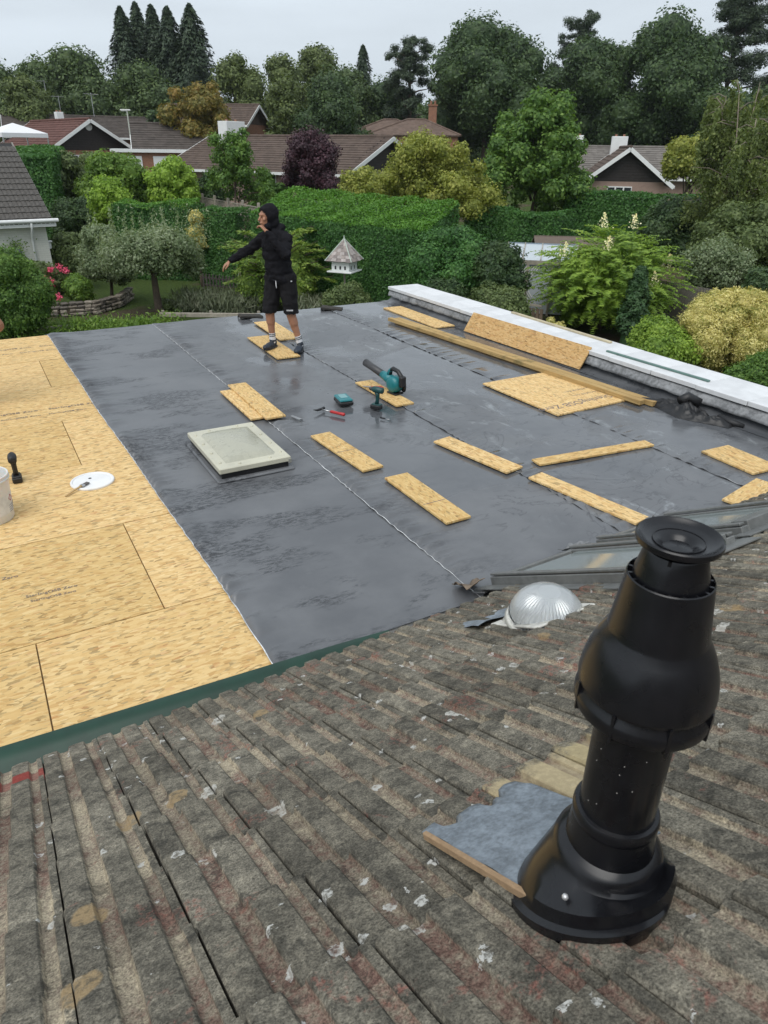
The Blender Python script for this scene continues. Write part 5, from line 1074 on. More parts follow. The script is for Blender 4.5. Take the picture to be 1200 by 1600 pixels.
# ------------------------------------------------------------------ hedges and middle garden
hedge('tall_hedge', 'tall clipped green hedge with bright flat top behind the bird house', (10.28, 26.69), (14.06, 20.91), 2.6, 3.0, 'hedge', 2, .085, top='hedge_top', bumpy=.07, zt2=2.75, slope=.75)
broad('climber_mass', 'dark leafy climber swallowing the right end of the tall hedge', 'bush', 13.31, 19.25, 3.20, 1.47, 'hedge', zb=.1, leaf=.10, n_=40, rc=.5, z0=0, lower=-.9, core=.8)
broad('mixed_climber', 'dark leafy climber left of the greenhouse', 'bush', 14.11, 17.91, 2.86, 0.94, 'dark', zb=.1, leaf=.10, n_=20, rc=.45, z0=0, lower=-.9)
hedge('conifer_hedge', 'dense clipped conifer hedge behind the greenhouse', (20.57, 28.32), (22.87, 24.48), 1.6, 2.65, 'hedge', 6, .11, zt2=2.7)
hedge('far_right_hedge', 'long green hedge in front of the dark gabled house', (28.14, 29.82), (30.02, 23.30), 2.0, 3.25, 'hedge', 7, .13, top='hedge')
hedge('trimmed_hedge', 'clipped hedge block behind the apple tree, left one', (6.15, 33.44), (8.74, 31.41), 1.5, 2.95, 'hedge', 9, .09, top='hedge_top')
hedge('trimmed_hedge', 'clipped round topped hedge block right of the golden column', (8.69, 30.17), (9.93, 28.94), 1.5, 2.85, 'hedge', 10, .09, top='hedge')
broad('golden_column_shrub', 'narrow golden variegated shrub between two hedge blocks', 'bush', 8.21, 29.48, 3.16, 0.33, 'gold', zb=1.0, leaf=.09, n_=12, rc=.26, z0=0)
broad('lime_bush', 'bright lime rounded bush in front of the brick house', 'bush', 9.80, 38.78, 4.83, 1.33, 'lime', zb=1.0, leaf=.16, n_=26, rc=.5, core=.8)
broad('lime_bush', 'small bright lime bush above the left hedge block', 'bush', 6.14, 35.47, 4.06, 0.98, 'lime', zb=.9, leaf=.13, n_=18, rc=.4)
broad('feathery_tree', 'tall soft yellow green shrub left of the lime bushes', 'tree', 7.51, 41.32, 5.04, 2.15, 'weed', zb=1.4, leaf=.16, n_=34, rc=.6, core=.7, kl=10)
hedge('ivy_hedge', 'bright green ivy hedge running back behind the white house roof', (3.38, 39.86), (5.59, 51.70), 2.2, 4.6, 'hedge', 12, .14, zb=.3, zt2=4.9, top='hedge')
broad('olive_shrub', 'olive and russet shrub in front of the dark gable on the left', 'bush', 5.60, 45.66, 4.88, 1.75, 'olive', zb=.8, leaf=.17, n_=26, rc=.6)
broad('shady_shrub', 'dark shaded shrub under the feathery tree', 'bush', 5.04, 37.66, 3.15, 1.45, 'dark', zb=.2, leaf=.13, n_=20, rc=.55)
broad('white_rose_shrub', 'pale flowered shrub beside the wall of the white house', 'bush', 3.51, 30.80, 2.37, 0.62, 'olive', zb=.1, leaf=.10, n_=16, rc=.4, z0=0, core=.6)
broad('small_garden_tree', 'slender small tree with loose green crown by the trellis fence', 'tree', 12.15, 36.00, 6.12, 1.57, 'mid', zb=2.2, leaf=.14, n_=40, rc=.42, core=.45, shell=(.5, 1.3), fill=.4, trunk_r=.07, kl=10, lobes=6)
broad('dark_fence_shrub', 'dark shrub at the left end of the trellis fence', 'bush', 12.04, 40.24, 4.45, 0.97, 'dark', zb=.8, leaf=.14, n_=18, rc=.45)
broad('fence_line_shrub', 'green shrub between the small tree and the purple plum', 'bush', 15.23, 40.21, 4.21, 1.35, 'mid', zb=.8, leaf=.14, n_=20, rc=.45)
broad('fence_line_shrub', 'dark shrub filling the space right of the purple plum', 'bush', 19.88, 37.00, 4.48, 1.60, 'yellow', zb=.8, leaf=.14, n_=20, rc=.45)
broad('russet_shrub', 'russet tipped shrub under the left dark gable', 'bush', 8.35, 51.32, 5.01, 1.98, 'olive', zb=1.2, leaf=.18, n_=22, rc=.55)
broad('copper_tree', 'dark purple leaved plum tree in front of the long tiled roof', 'tree', 17.69, 39.19, 6.17, 2.28, 'plum', zb=1.7, leaf=.13, dens=1.0, n_=60, rc=.5, core=.55, shell=(.55, 1.3), fill=.35, kl=14, lobes=7)
yt = broad('yellow_green_tree', 'wide yellow green tree in the middle garden', 'tree', 19.20, 29.26, 5.84, 3.23, 'yellow', zb=1.5, leaf=.13, dens=1.0, n_=84, rc=.55, core=.6, shell=(.55, 1.25), fill=.3, kl=18, lobes=8)
broad('yellow_green_shrub', 'trailing yellow green branch left of the yellow tree', 'bush', 15.72, 30.15, 4.34, 1.01, 'yellow', zb=2.2, leaf=.12, n_=16, rc=.35, core=.5)
broad('tall_green_tree', 'tall fresh green tree right of the yellow tree', 'tree', 26.45, 31.33, 8.08, 3.39, 'mid', zb=1.2, leaf=.19, dens=1.1, n_=110, rc=.62, core=.7, shell=(.6, 1.25), kl=18, lobes=9)
# trellis topped fence
tf = empty('trellis_fence', (11.62, 35.13, .95), 0, 'brown panel fence topped with trellis behind the small tree', 'fence'); FW = plain('fence_board', (.17, .125, .09), .85, var=.3, scale=8, bump=.4)
a, b = Vector((11.40, 41.46, 0)), Vector((11.86, 30.26, 0)); n_ = 6; d = (b-a)/n_; rzf = math.atan2(d.y, d.x)
for i in range(n_+1):
    p = a+d*i-tf.location; mb = MB(); mb.box((p.x, p.y, .75), (.11, .11, 2.4), rz=rzf, bev=.01); mb.build('post', EDGE, tf)
for i in range(n_):
    c = a+d*(i+.5)-tf.location
    for k in range(8): mb = MB(); mb.box((0, .01*(k % 2), -.25+k*.19), (d.length-.12, .02, .20)); mb.build('board', FW, tf, loc=(c.x, c.y, 0), rot=(0, 0, rzf))
    mb = MB()
    for k in range(15):
        for sg in (-1, 1): t = (k+.5)/15-.5; mb.box((t*(d.length-.15), .012*sg, 1.5), (.02, .012, .55), M=Matrix.Rotation(sg*.7, 4, 'Y'))
    mb.box((0, 0, 1.76), (d.length-.12, .04, .04)); mb.box((0, 0, 1.27), (d.length-.12, .04, .04)); o = mb.build('trellis', EDGE, tf, loc=(c.x, c.y, 0), rot=(0, 0, rzf)); o['kind'] = 'stuff'
# greenhouse with polycarbonate roof
def greenhouse():
    x, y = 17.34, 19.64; r = empty('lean_to_greenhouse', (x, y, 0), R_(-42), 'timber lean-to with clear corrugated roof and white lattice among the shrubs', 'greenhouse'); PC = NT('cloudy_polycarbonate'); PC.end((.62, .68, .72), .25); PC.bsdf.inputs['Transmission Weight'].default_value = .3; PC = PC.mat
    for k in range(4): mb = MB(); mb.box((-.9+k*.6, 0, 0), (.585, 1.5, .02), M=Matrix.Rotation(R_(14), 4, 'X')); mb.build('roof_sheet', PC, r, loc=(0, 0, 1.98))
    for k in range(5): mb = MB(); mb.box((-1.2+k*.6, 0, .025), (.03, 1.52, .03), M=Matrix.Rotation(R_(14), 4, 'X')); mb.build('glazing_bar', EDGE, r, loc=(0, 0, 1.99))
    mb = MB(); mb.box((0, -.70, 1.74), (2.44, .06, .14)); mb.build('eaves_beam', EDGE, r); mb = MB(); mb.box((0, .74, 2.12), (2.44, .06, .16)); mb.build('ridge_beam', plain('blue_grey_paint', (.20, .25, .30), .5), r)
    for px_ in (-1.18, -.4, .4, 1.18): mb = MB(); mb.box((px_, -.70, .84), (.08, .08, 1.68)); mb.build('post', EDGE, r)
    mb = MB()
    for k in range(9):
        for sg in (-1, 1): mb.box((-.79+(k-4)*.085, -.71+.01*sg, 1.0), (.03, .01, 1.5), M=Matrix.Rotation(sg*.62, 4, 'Y'))
    o = mb.build('lattice', plain('white_lattice', (.66, .66, .63), .6), r); o['kind'] = 'stuff'; mb = MB(); mb.box((.0, .0, .8), (2.3, 1.3, 1.5)); mb.build('glazed_body', PC, r)
greenhouse()
def shed():
    x, y = 19.67, 20.62; r = empty('garden_shed', (x, y, 0), R_(-35), 'brown shed with dark felt roof behind the lean-to', 'shed'); mb = MB(); mb.box((0, 0, .95), (2.6, 1.8, 1.9)); mb.build('wall', FW, r)
    for s_ in (-1, 1): mb = MB(); mb.box((0, s_*.5, 2.1), (2.9, 1.15, .04), M=Matrix.Rotation(-s_*R_(20), 4, 'X')); mb.build('roof_slope', plain('brown_felt', (.13, .10, .08), .9) if s_ < 0 else bpy.data.materials['brown_felt'], r)
    mb = MB(); mb.box((-.3, -.905, .9), (.8, .03, 1.7)); dd = mb.build('door', FW, r); mb = MB(); mb.box((.0, -.93, .9), (.03, .03, .12)); mb.build('handle', METAL, dd)
shed()
# ferny shrub with cream plumes
def ferny():
    x, y = 17.25, 16.40; rng = np.random.RandomState(14); root = empty('ferny_shrub', (x, y, 0), 0, 'big feathery lime green shrub with cream plumes behind the parapet', 'bush'); P = []; T = []; N = []
    for k in range(760):
        a = rng.uniform(0, 6.283); zz = rng.uniform(-.55, 1); q = math.sqrt(1-zz*zz)*rng.uniform(.62, 1.05); c = np.array([math.cos(a)*q*2.15, math.sin(a)*q*2.0, 1.45+zz*1.5*rng.uniform(.7, 1.05)]); o = np.array([math.cos(a), math.sin(a), .25+.5*zz]); ln = rng.uniform(.35, .6); lat = np.cross(o, [0, 0, 1]); lat /= np.linalg.norm(lat)+1e-6
        for t in np.linspace(0, 1, 10):
            for sg in (-1, 1): p = c+o*ln*t+np.array([0, 0, -.22*t*t])+lat*sg*.075*(1.1-t); P.append(p); T.append(lat*sg+o*.35+np.array([0, 0, -.2])); N.append((o[0]*.3, o[1]*.3, 1))
    P, T, N = map(np.array, (P, T, N)); V, F = quads(P, N, .16, .30, rng, .25, T); C, Rr = crown_clumps(rng, (0, 0, 1.35), (1.6, 1.5, 1.2), 24, .55, lower=-.9); V2, F2, cv, ct = clump_cloud(C, Rr, .11, .4, 1.0, rng)
    link('foliage', np_mesh('foliage', np.vstack([V, V2, cv]), [F, F2+len(V), ct+len(V)+len(V2)], GREENS['fern']), root)
    for px_, py_, pz in ((-1.1, -.9, 2.55), (-.2, .3, 3.05), (.9, .1, 3.0), (.2, -1.6, 1.6), (1.7, -.8, 1.9), (-1.7, .2, 2.3)):
        k = 110; t = rng.uniform(0, 1, k); w = .10*(1-t)+.01; pp = np.stack([px_+rng.normal(0, 1, k)*w, py_+rng.normal(0, 1, k)*w, pz+t*.42], -1); V, F = quads(pp, rng.normal(0, 1, (k, 3)), .05, .7, rng); link('plume', np_mesh('plume', V, [F], GREENS['cream']), root)['kind'] = 'stuff'
    mb = MB()
    for k in range(9): a = k*.7; mb.tube([(0, 0, 0), (math.cos(a)*.5, math.sin(a)*.5, 1.1), (math.cos(a)*1.2, math.sin(a)*1.2, 2.0)], [.04, .03, .01], 6)
    mb.build('stems', BARK, root)
ferny()
spire('small_cypress', 'small dark upright cypress in front of the ferny shrub', 16.24, 14.24, 2.25, .46, 'cypress', 21, leaf=.12, cat='bush', z0=0, thick=.9, droop=.9)
broad('golden_shrub', 'large golden yellow shrub at the right beyond the parapet', 'bush', 16.97, 11.68, 2.11, 1.40, 'gold', zb=-.2, leaf=.075, dens=1.5, n_=46, rc=.42, z0=0, lower=-.9, flat=1, core=.85, fill=.1, aspect=.4)
broad('green_under_shrub', 'dark green bush between the cypress and the golden shrub', 'bush', 15.33, 12.21, 1.38, 0.84, 'fern', zb=-.2, leaf=.08, n_=24, rc=.4, z0=0, lower=-.9)
broad('green_corner_bush', 'bright green bush at the right picture edge below the golden shrub', 'bush', 15.70, 9.60, 0.99, 0.88, 'mid', zb=-.2, leaf=.07, n_=22, rc=.35, z0=0, lower=-.9)
broad('parapet_bush', 'mixed green bush just behind the middle of the parapet', 'bush', 13.55, 16.69, 1.71, 1.14, 'olive', zb=-.1, leaf=.08, n_=26, rc=.4, z0=0, lower=-.9, core=.65)
broad('parapet_bush', 'dark green bush behind the far end of the parapet', 'bush', 12.20, 18.06, 1.82, 0.87, 'dark', zb=-.1, leaf=.08, n_=20, rc=.4, z0=0, lower=-.9)
broad('yellow_flower_plant', 'little yellow flowering plant beside the coping batten', 'plant', 13.38, 14.32, 1.29, .28, 'gold', zb=.2, leaf=.06, n_=8, rc=.13, z0=0)
broad('bluish_shrub', 'grey leaved straggly shrub above the golden shrub', 'bush', 21.79, 15.94, 2.85, 1.25, 'apple', zb=.3, leaf=.09, n_=26, rc=.4, z0=0, core=.5, shell=(.5, 1.25), fill=.4)
broad('dark_right_bush', 'dark green bush at the right picture edge above the golden shrub', 'bush', 19.71, 12.80, 2.54, 0.66, 'dark', zb=.1, leaf=.1, n_=16, rc=.4, z0=0)
broad('dark_laurel', 'big dark shrub mass under the birch, left part', 'bush', 25.52, 20.93, 3.70, 1.69, 'dark', zb=.1, leaf=.13, n_=32, rc=.65, z0=.2)
broad('dark_laurel', 'big dark shrub mass under the birch at the right edge', 'bush', 23.74, 16.65, 3.93, 1.68, 'olive', zb=.1, leaf=.12, n_=34, rc=.65, z0=0)
broad('light_green_tree', 'pale green tree rising behind the birch', 'tree', 32.59, 26.50, 5.90, 1.81, 'yellow', zb=3.4, leaf=.16, n_=22, rc=.6)
# fences at right
rf = empty('plank_fence', (20.00, 15.00, 0), 0, 'grey upright plank fence behind the golden shrub', 'fence'); a, b = Vector((19.52, 16.56, 0)), Vector((19.82, 12.44, 0)); n_ = 44; rzf = math.atan2(b.y-a.y, b.x-a.x); pm = MB(); pm.box((0, 0, .75), (.115, .02, 1.3), bev=.003); pm = pm.mesh('plank', plain('grey_fence_plank', (.17, .155, .135), .9, var=.35))
for i in range(n_): o = link('plank', pm, rf, loc=a.lerp(b, i/(n_-1))-rf.location, rot=(0, 0, rzf))
mb = MB(); mb.box((0, .03, 1.2), ((b-a).length, .04, .07)); mb.build('rail', EDGE, rf, loc=(a+b)/2-rf.location, rot=(0, 0, rzf))
rp = empty('post_and_rail', (22.74, 18.00, 0), 0, 'thin rail fence half hidden in the dark shrubs', 'fence'); a, b = Vector((22.66, 18.89, 1.55)), Vector((22.82, 17.08, 1.55)); mb = MB(); mb.tube([a-rp.location, b-rp.location], .03, 6); mb.build('rail', EDGE, rp)
for p in (a, b): q = p-rp.location; mb = MB(); mb.tube([(q.x, q.y, 0), (q.x, q.y, 1.6)], .04, 6); mb.build('post', EDGE, rp)
bf = empty('brown_back_fence', (22.65, 17.30, 0), 0, 'brown close board fence behind the grey leaved shrub', 'fence'); a, b = Vector((22.18, 18.69, 0)), Vector((22.09, 13.72, 0)); rzf = math.atan2(b.y-a.y, b.x-a.x)
for k in range(7): mb = MB(); mb.box((0, .008*(k % 2), .12+k*.2), ((b-a).length, .02, .205)); mb.build('board', FW, bf, loc=(a+b)/2-bf.location, rot=(0, 0, rzf))
wf = empty('low_trellis', (14.31, 17.36, 0), 0, 'grey topped low fence running in front of the climbers', 'fence'); a, b = Vector((14.18, 18.11, .85)), Vector((14.96, 16.67, .95)); mb = MB(); mb.box((0, 0, 0), ((b-a).length, .10, .05)); mb.build('cap_rail', EDGE, wf, loc=(a+b)/2-wf.location, rot=(0, 0, math.atan2(b.y-a.y, b.x-a.x)))
for i in range(14): p = a.lerp(b, i/13)-wf.location; mb = MB(); mb.box((p.x, p.y, .4), (.10, .02, .82), rz=math.atan2(b.y-a.y, b.x-a.x)); mb.build('board', FW, wf)
# birch with visible pale stems
def birch():
    x, y = 24.95, 18.40; rng = np.random.RandomState(31); root = empty('birch_tree', (x, y, 0), 0, 'loose silver birch with pale stems at the right picture edge', 'tree'); mb = MB(); P = []; N = []; T = []; k5 = []
    for k in range(7):
        a = k*.9+.4; sp = rng.uniform(.5, 1.5); top = Vector((math.cos(a)*sp, math.sin(a)*sp, rng.uniform(5.6, 7.4))); m_ = Vector((math.cos(a)*sp*.35, math.sin(a)*sp*.35, 2.6)); mb.tube([(0, 0, -.1), m_, m_.lerp(top, .5)+Vector((rng.normal(0, .15), rng.normal(0, .15), 0)), top], [.085, .06, .035, .008], 7)
        for q in range(14):
            s = m_.lerp(top, rng.uniform(.05, 1)); aa = rng.uniform(0, 6.28); ln = rng.uniform(.7, 1.7)*(1.25-s.z/9); e = s+Vector((math.cos(aa)*ln, math.sin(aa)*ln, rng.uniform(-.1, .45))); mb.tube([s, s.lerp(e, .5)+Vector((0, 0, .12)), e], [.022, .014, .005], 5); k5.append((s, e))
    for s, e in k5:
        for h in range(15):
            c = s.lerp(e, rng.uniform(.1, 1.05)); ln = rng.uniform(.5, 1.3)
            for t in np.linspace(0, 1, 20): P.append(np.array(c)+[rng.normal(0, .05+.03*t), rng.normal(0, .05+.03*t), -ln*t]); N.append(rng.normal(0, 1, 3)); T.append([rng.normal(0, .4), rng.normal(0, .4), -1])
    P, N, T = map(np.array, (P, N, T)); V, F = quads(P, N, .12, .6, rng, .3, T); link('crown', np_mesh('crown', V, [F], GREENS['birch']), root); mb.build('trunk', BARK_PALE, root, True)
birch()
# ------------------------------------------------------------------ houses
def course_roof(name, w_, run, rise, mat, parent, M, tw=.30, gauge=.34, step=.03):
    """roof slope in stepped courses: w_ along the eaves, climbing run/rise from the eaves"""
    sl = math.hypot(run, rise); n_ = max(3, int(sl/gauge)); V = []; F = []; u = Vector((0, run/sl, rise/sl)); nr = Vector((0, -rise/sl, run/sl))
    for k in range(n_):
        s0, s1 = sl*k/n_, sl*(k+1)/n_
        for i, (s, o) in enumerate(((s0, 0), (s0, step), (s1, 0))): 
            p = u*s+nr*o
            for x in (-w_/2, w_/2): V.append((x, p.y, p.z))
        b = k*6; F += [(b, b+1, b+3, b+2), (b+2, b+3, b+5, b+4)]
    V += [(-w_/2, 0, -.08), (w_/2, 0, -.08), (w_/2, run, rise-.08), (-w_/2, run, rise-.08)]; b = len(V)-4; F.append((b, b+3, b+2, b+1))
    mb = MB(); mb.T = M; mb.add(V, F); return mb.build(name, mat, parent)
def rooft(name, col, var=.25):
    n = NT(name); p = n.obj(); x, y, z = n.sep(p); f = n.noise(p, 1.3, 5, .65); cells = n.vor(n.map(p, (0, 0, 0), (0, 0, 0), (3.2, 3.2, 3.2)), 1.0).outputs['Color']; c1 = n.nd('SeparateColor', {0: cells}).outputs[0]
    k = n.math('ADD', n.math('MULTIPLY', f, .6), n.math('MULTIPLY', c1, .4)); c = n.mix(k, tuple(v*(1-var*1.6) for v in col), tuple(v*(1+var*1.6) for v in col)); wv = n.nd('TexWave', {'Vector': p, 'Scale': 3.3, 'Distortion': .3}, bands_direction='X').outputs[0]
    return n.end(c, .9, n.bump(wv, .5, .02), spec=.2)
R_BRN, R_GREY, R_RED, R_DK = rooft('brown_roof_tiles', (.105, .078, .064)), rooft('grey_roof_tiles', (.17, .155, .14)), rooft('red_brown_roof_tiles', (.12, .060, .050)), rooft('dark_roof_tiles', (.085, .072, .064))
CLAD = plain('dark_timber_cladding', (.032, .026, .024), .7, var=.25, scale=6); WHITE_P = plain('white_paint', (.72, .73, .72), .5, var=.06); PANE = plain('dark_window_glass', (.03, .035, .04), .08, var=.2, bump=0, spec=.7)
def brick_m(name, c1, c2, mort, sc_=4.4):
    n = NT(name); p = n.obj(); x, y, z = n.sep(p); v = n.comb(n.math('ADD', x, y), z, 0.0); b = n.nd('TexBrick', {'Vector': v, 'Color1': c1, 'Color2': c2, 'Mortar': mort, 'Scale': sc_, 'Mortar Size': .018, 'Brick Width': .95, 'Row Height': .33}); f = n.noise(p, 3, 5, .6)
    return n.end(n.mix(n.math('MULTIPLY', f, .35), b.outputs[0], tuple(q*.7 for q in c1)), .85, n.bump(b.outputs[1], -.4, .01), spec=.25)
BRK = brick_m('orange_brick', (.32, .15, .085), (.24, .11, .07), (.30, .27, .23)); BRKW = brick_m('white_painted_brick', (.66, .66, .60), (.62, .62, .56), (.50, .50, .45)); BRKP = brick_m('pale_pink_brick', (.36, .25, .20), (.31, .21, .17), (.33, .30, .27))
def window(parent, M, w_, h_, n_=2):
    """frame with panes, on the plane y=0 of M facing -y"""
    mb = MB(); mb.T = M; mb.box((0, -.02, 0), (w_, .06, h_)); f = mb.build('window', WHITE_P, parent)
    for k in range(n_): mb = MB(); mb.T = M; mb.box((-w_/2+w_*(k+.5)/n_, -.045, 0), (w_/n_-.10, .03, h_-.14)); mb.build('pane', PANE, f)
def gable_house(label, apex, rdir, L_, hw, eave, ridge, roof=None, wall=None, clad=CLAD, name='bungalow', over=.35, wins=(), doors=(), chim=None, z0=None):
    """apex = (x,y) of the near gable at the ridge; rdir = ridge direction going away; local -y faces out of the near gable"""
    d = Vector((*rdir, 0)).normalized(); rz = math.atan2(d.y, d.x)-math.pi/2; g = gz(apex[0]+d.x*L_/2, apex[1]+d.y*L_/2) if z0 is None else z0
    root = empty(name, (apex[0], apex[1], g), rz, label, 'house'); e, r = eave-g, ridge-g; roof = roof or R_BRN; wall = wall or BRK
    mb = MB(); mb.box((0, L_/2, e/2-.25), (2*hw-.5, L_-.5, e+.5)); mb.build('wall', wall, root)
    for y0 in (.24, L_-.24): mb = MB(); s_ = -1 if y0 < 1 else 1; mb.add([(-hw+.1, y0, e-.02), (hw-.1, y0, e-.02), (0, y0, r-.1), (-hw+.1, y0-s_*.12, e-.02), (hw-.1, y0-s_*.12, e-.02), (0, y0-s_*.12, r-.1)], [(0, 1, 2), (5, 4, 3), (0, 3, 4, 1), (1, 4, 5, 2), (2, 5, 3, 0)]); gb = mb.build('gable', clad, root)
    nb = int((r-e)/.16); 
    for k in range(nb):
        zz = e+.03+k*(r-e)/nb; wd = (hw-.15)*(1-(zz-e)/(r-e))*2
        if wd > .3: mb = MB(); mb.box((0, .225, zz+.05), (wd, .02, .10), M=Matrix.Rotation(.12, 4, 'X')); mb.build('cladding_board', clad, root)
    for s_ in (-1, 1): course_roof('roof', L_+2*over, hw+.3, (r-e)*(hw+.3)/hw, roof, root, Matrix.Translation((s_*(hw+.3), L_/2, e-(r-e)*.3/hw)) @ Matrix.Rotation(s_*math.pi/2, 4, 'Z'))
    mb = MB(); mb.tube([(0, -over, r+.02), (0, L_+over, r+.02)], .11, 8); mb.build('ridge_tiles', roof, root)
    sl = math.hypot(hw+.3, (r-e)*(hw+.3)/hw); an = math.atan2(r-e, hw)
    for y0 in (-over-.02, L_+over+.02):
        for s_ in (-1, 1): mb = MB(); mb.box((s_*(hw+.3)/2, y0, (r+e-(r-e)*.3/hw)/2-.10), (sl, .04, .24), M=Matrix.Rotation(s_*an, 4, 'Y')); mb.build('bargeboard', WHITE_P, root)
    for s_ in (-1, 1): mb = MB(); mb.box((s_*(hw+.32), L_/2, e-(r-e)*.3/hw-.06), (.10, L_+2*over, .16)); mb.build('gutter', WHITE_P, root)
    for (face, t, z, w_, h_, n_) in wins:
        if face == 'g': M = Matrix.Translation((t, .24, z))
        elif face == 'l': M = Matrix.Translation((-hw+.24, t, z)) @ Matrix.Rotation(-math.pi/2, 4, 'Z')
        else: M = Matrix.Translation((hw-.24, t, z)) @ Matrix.Rotation(math.pi/2, 4, 'Z')
        window(root, M, w_, h_, n_)
    for c in (chim or ()): 
        mb = MB(); mb.box((c[0], c[1], r+c[2]/2-.3), (c[3], c[4], c[2]+.6), bev=.02); q = mb.build('chimney', c[5], root)
        for k in (-1, 1): mb = MB(); mb.tube([(c[0]+k*c[3]*.25, c[1], r+c[2]), (c[0]+k*c[3]*.25, c[1], r+c[2]+.14)], .09, 8); mb.build('chimney_pot', BRK, q)
    return root
h1 = gable_house('bungalow with dark clad gable and red brown roof at far left', (10.89, 67.12), (-.22, .97), 13, 3.6, 4.69, 6.87, R_RED, BRK, wins=(('g', -1.2, 1.5, 1.5, 1.1, 2), ('g', 1.6, 1.5, .9, 1.1, 1)), chim=[(.9, 8.5, .7, .6, .6, WHITE_P)])
mb = MB(); mb.ell((0, .12, 6.34-h1.location.z), (.28, .05, .28)); mb.build('alarm_box', WHITE_P, h1)
gable_house('long low bungalow with dark gable and white bargeboards behind the hedge', (25.81, 45.14), (-.46, .89), 16, 4.9, 3.75, 5.76, R_BRN, BRKP, wins=(('g', -1.9, 1.7, 1.3, 1.2, 2), ('g', 1.6, 1.7, 1.5, 1.3, 2), ('l', 3.5, 1.9, 1.4, 1.0, 2), ('l', 6.5, 1.9, 1.4, 1.0, 2)), chim=[(-.6, 13.4, .95, 1.9, .9, WHITE_P)])
gable_house('dark gabled bungalow wing at right with white bargeboards', (39.28, 37.05), (.66, .75), 9, 2.75, 3.35, 5.36, R_BRN, BRKP, wins=(('g', -.3, 1.30, 1.6, .6, 3),), chim=[(-.1, 8.3, .75, 1.15, .7, WHITE_P)])
gable_house('grey tiled main range joined to the dark gabled wing', (52.65, 39.80), (-.70, .71), 14, 4.2, 3.5, 5.41, R_GREY, BRKP, wins=(('l', 3, 1.9, 1.5, .9, 2),), chim=[(0, 11.2, .8, 1.1, .7, WHITE_P)])
gable_house('grey brown roofed house behind the lime bush', (21.08, 62.54), (-.97, .22), 7.5, 3.6, 4.82, 6.58, R_DK, BRK, wins=(('l', 2, 1.4, .8, .8, 1), ('l', 5.4, 1.4, .8, .8, 1)))
gable_house('dark grey roofed house behind the red brown roof', (20.07, 81.57), (-.98, .12), 14, 4.2, 5.78, 7.48, R_DK, BRK, wins=(('l', 5, 1.4, 1.4, 1, 2),))
gable_house('brown tiled house with white gable edge above the white dormer', (27.89, 74.98), (-.75, .66), 9, 3.2, 7.02, 8.69, R_BRN, BRK, clad=R_BRN)
gable_house('long brown roofed house at the far left with a white chimney', (11.66, 87.22), (-.96, .25), 15, 4.0, 6.22, 7.72, R_BRN, BRK, chim=[(0, 2.2, .7, 1.3, .8, plain('cream_chimney', (.5, .47, .38), .7)), (0, 6.5, .6, .9, .8, WHITE_P)])
def hip_house(label, x, y, rz, L_, hw, eave, ridge, roof, chim=None):
    g = gz(x, y); root = empty('hipped_house', (x, y, g), rz, label, 'house'); e, r = eave-g, ridge-g; mb = MB(); mb.box((0, 0, e/2-.2), (L_-.6, 2*hw-.6, e+.4)); mb.build('wall', BRK, root)
    A = [(-L_/2, -hw, e), (L_/2, -hw, e), (L_/2, hw, e), (-L_/2, hw, e)]; B = [(-L_/2+hw*.9, 0, r), (L_/2-hw*.9, 0, r)]
    for f in ((A[0], A[1], B[1], B[0]), (A[2], A[3], B[0], B[1]), (A[1], A[2], B[1]), (A[3], A[0], B[0])): mb = MB(); mb.quad(*f); o = mb.build('roof', roof, root); md = o.modifiers.new('t', 'SOLIDIFY'); md.thickness = .12
    mb = MB(); mb.tube([B[0], B[1]], .12, 6); mb.build('ridge_tiles', roof, root)
    for a_, b_ in ((A[0], B[0]), (A[1], B[1])): mb = MB(); mb.tube([a_, b_], .11, 6); mb.build('hip_tiles', roof, root)
    if chim: 
        mb = MB(); mb.box((chim[0], chim[1], r+chim[2]/2-.6), (.8, .7, chim[2]+1.2), bev=.02); q = mb.build('chimney', BRK, root); mb = MB(); mb.box((chim[0], chim[1], r+chim[2]+.05), (.95, .85, .12)); mb.build('chimney_cap', BRK, q)
        for k in (-1, 1): mb = MB(); mb.tube([(chim[0]+k*.2, chim[1], r+chim[2]+.1), (chim[0]+k*.2, chim[1], r+chim[2]+.45)], .11, 8); mb.build('chimney_pot', BRK, q)
    M = Matrix.Translation((0, -hw+.3, e-1.0)); window(root, M, 1.6, 1.1, 2)
R_FAR = rooft('far_brown_roof', (.14, .10, .08))
hip_house('hipped brown roof below the tall pine', 43.79, 76.33, R_(-35), 9, 4.2, 6.35, 7.88, R_FAR)
hip_house('hipped brown roof with tall brick chimney in front of the oak', 42.01, 68.09, R_(-35), 9, 4, 6.27, 7.66, R_FAR, (1.6, 0, 1.2))
hip_house('hipped brown roof under the dark redwoods', 20.85, 95.76, R_(-10), 9, 4, 7.64, 9.32, R_FAR)
def garage():
    x, y = 14.82, 59.17; g = gz(x, y); r = empty('flat_roofed_garage', (x, y, g), R_(-14), 'flat roofed brick garage with white fascia and white doors', 'garage'); e = 4.72-g
    mb = MB(); mb.box((0, 1.5, e/2-.2), (7.6, 3, e+.3)); mb.build('wall', BRK, r); mb = MB(); mb.box((0, 1.4, e), (8, 3.4, .22)); mb.build('fascia', WHITE_P, r)
    for t, w_ in ((-2.4, 1.1), (-.3, 1.5), (2.5, .8)): mb = MB(); mb.box((t, -.03, e/2-.15), (w_, .06, e-.4)); mb.build('door', WHITE_P, r)
garage()
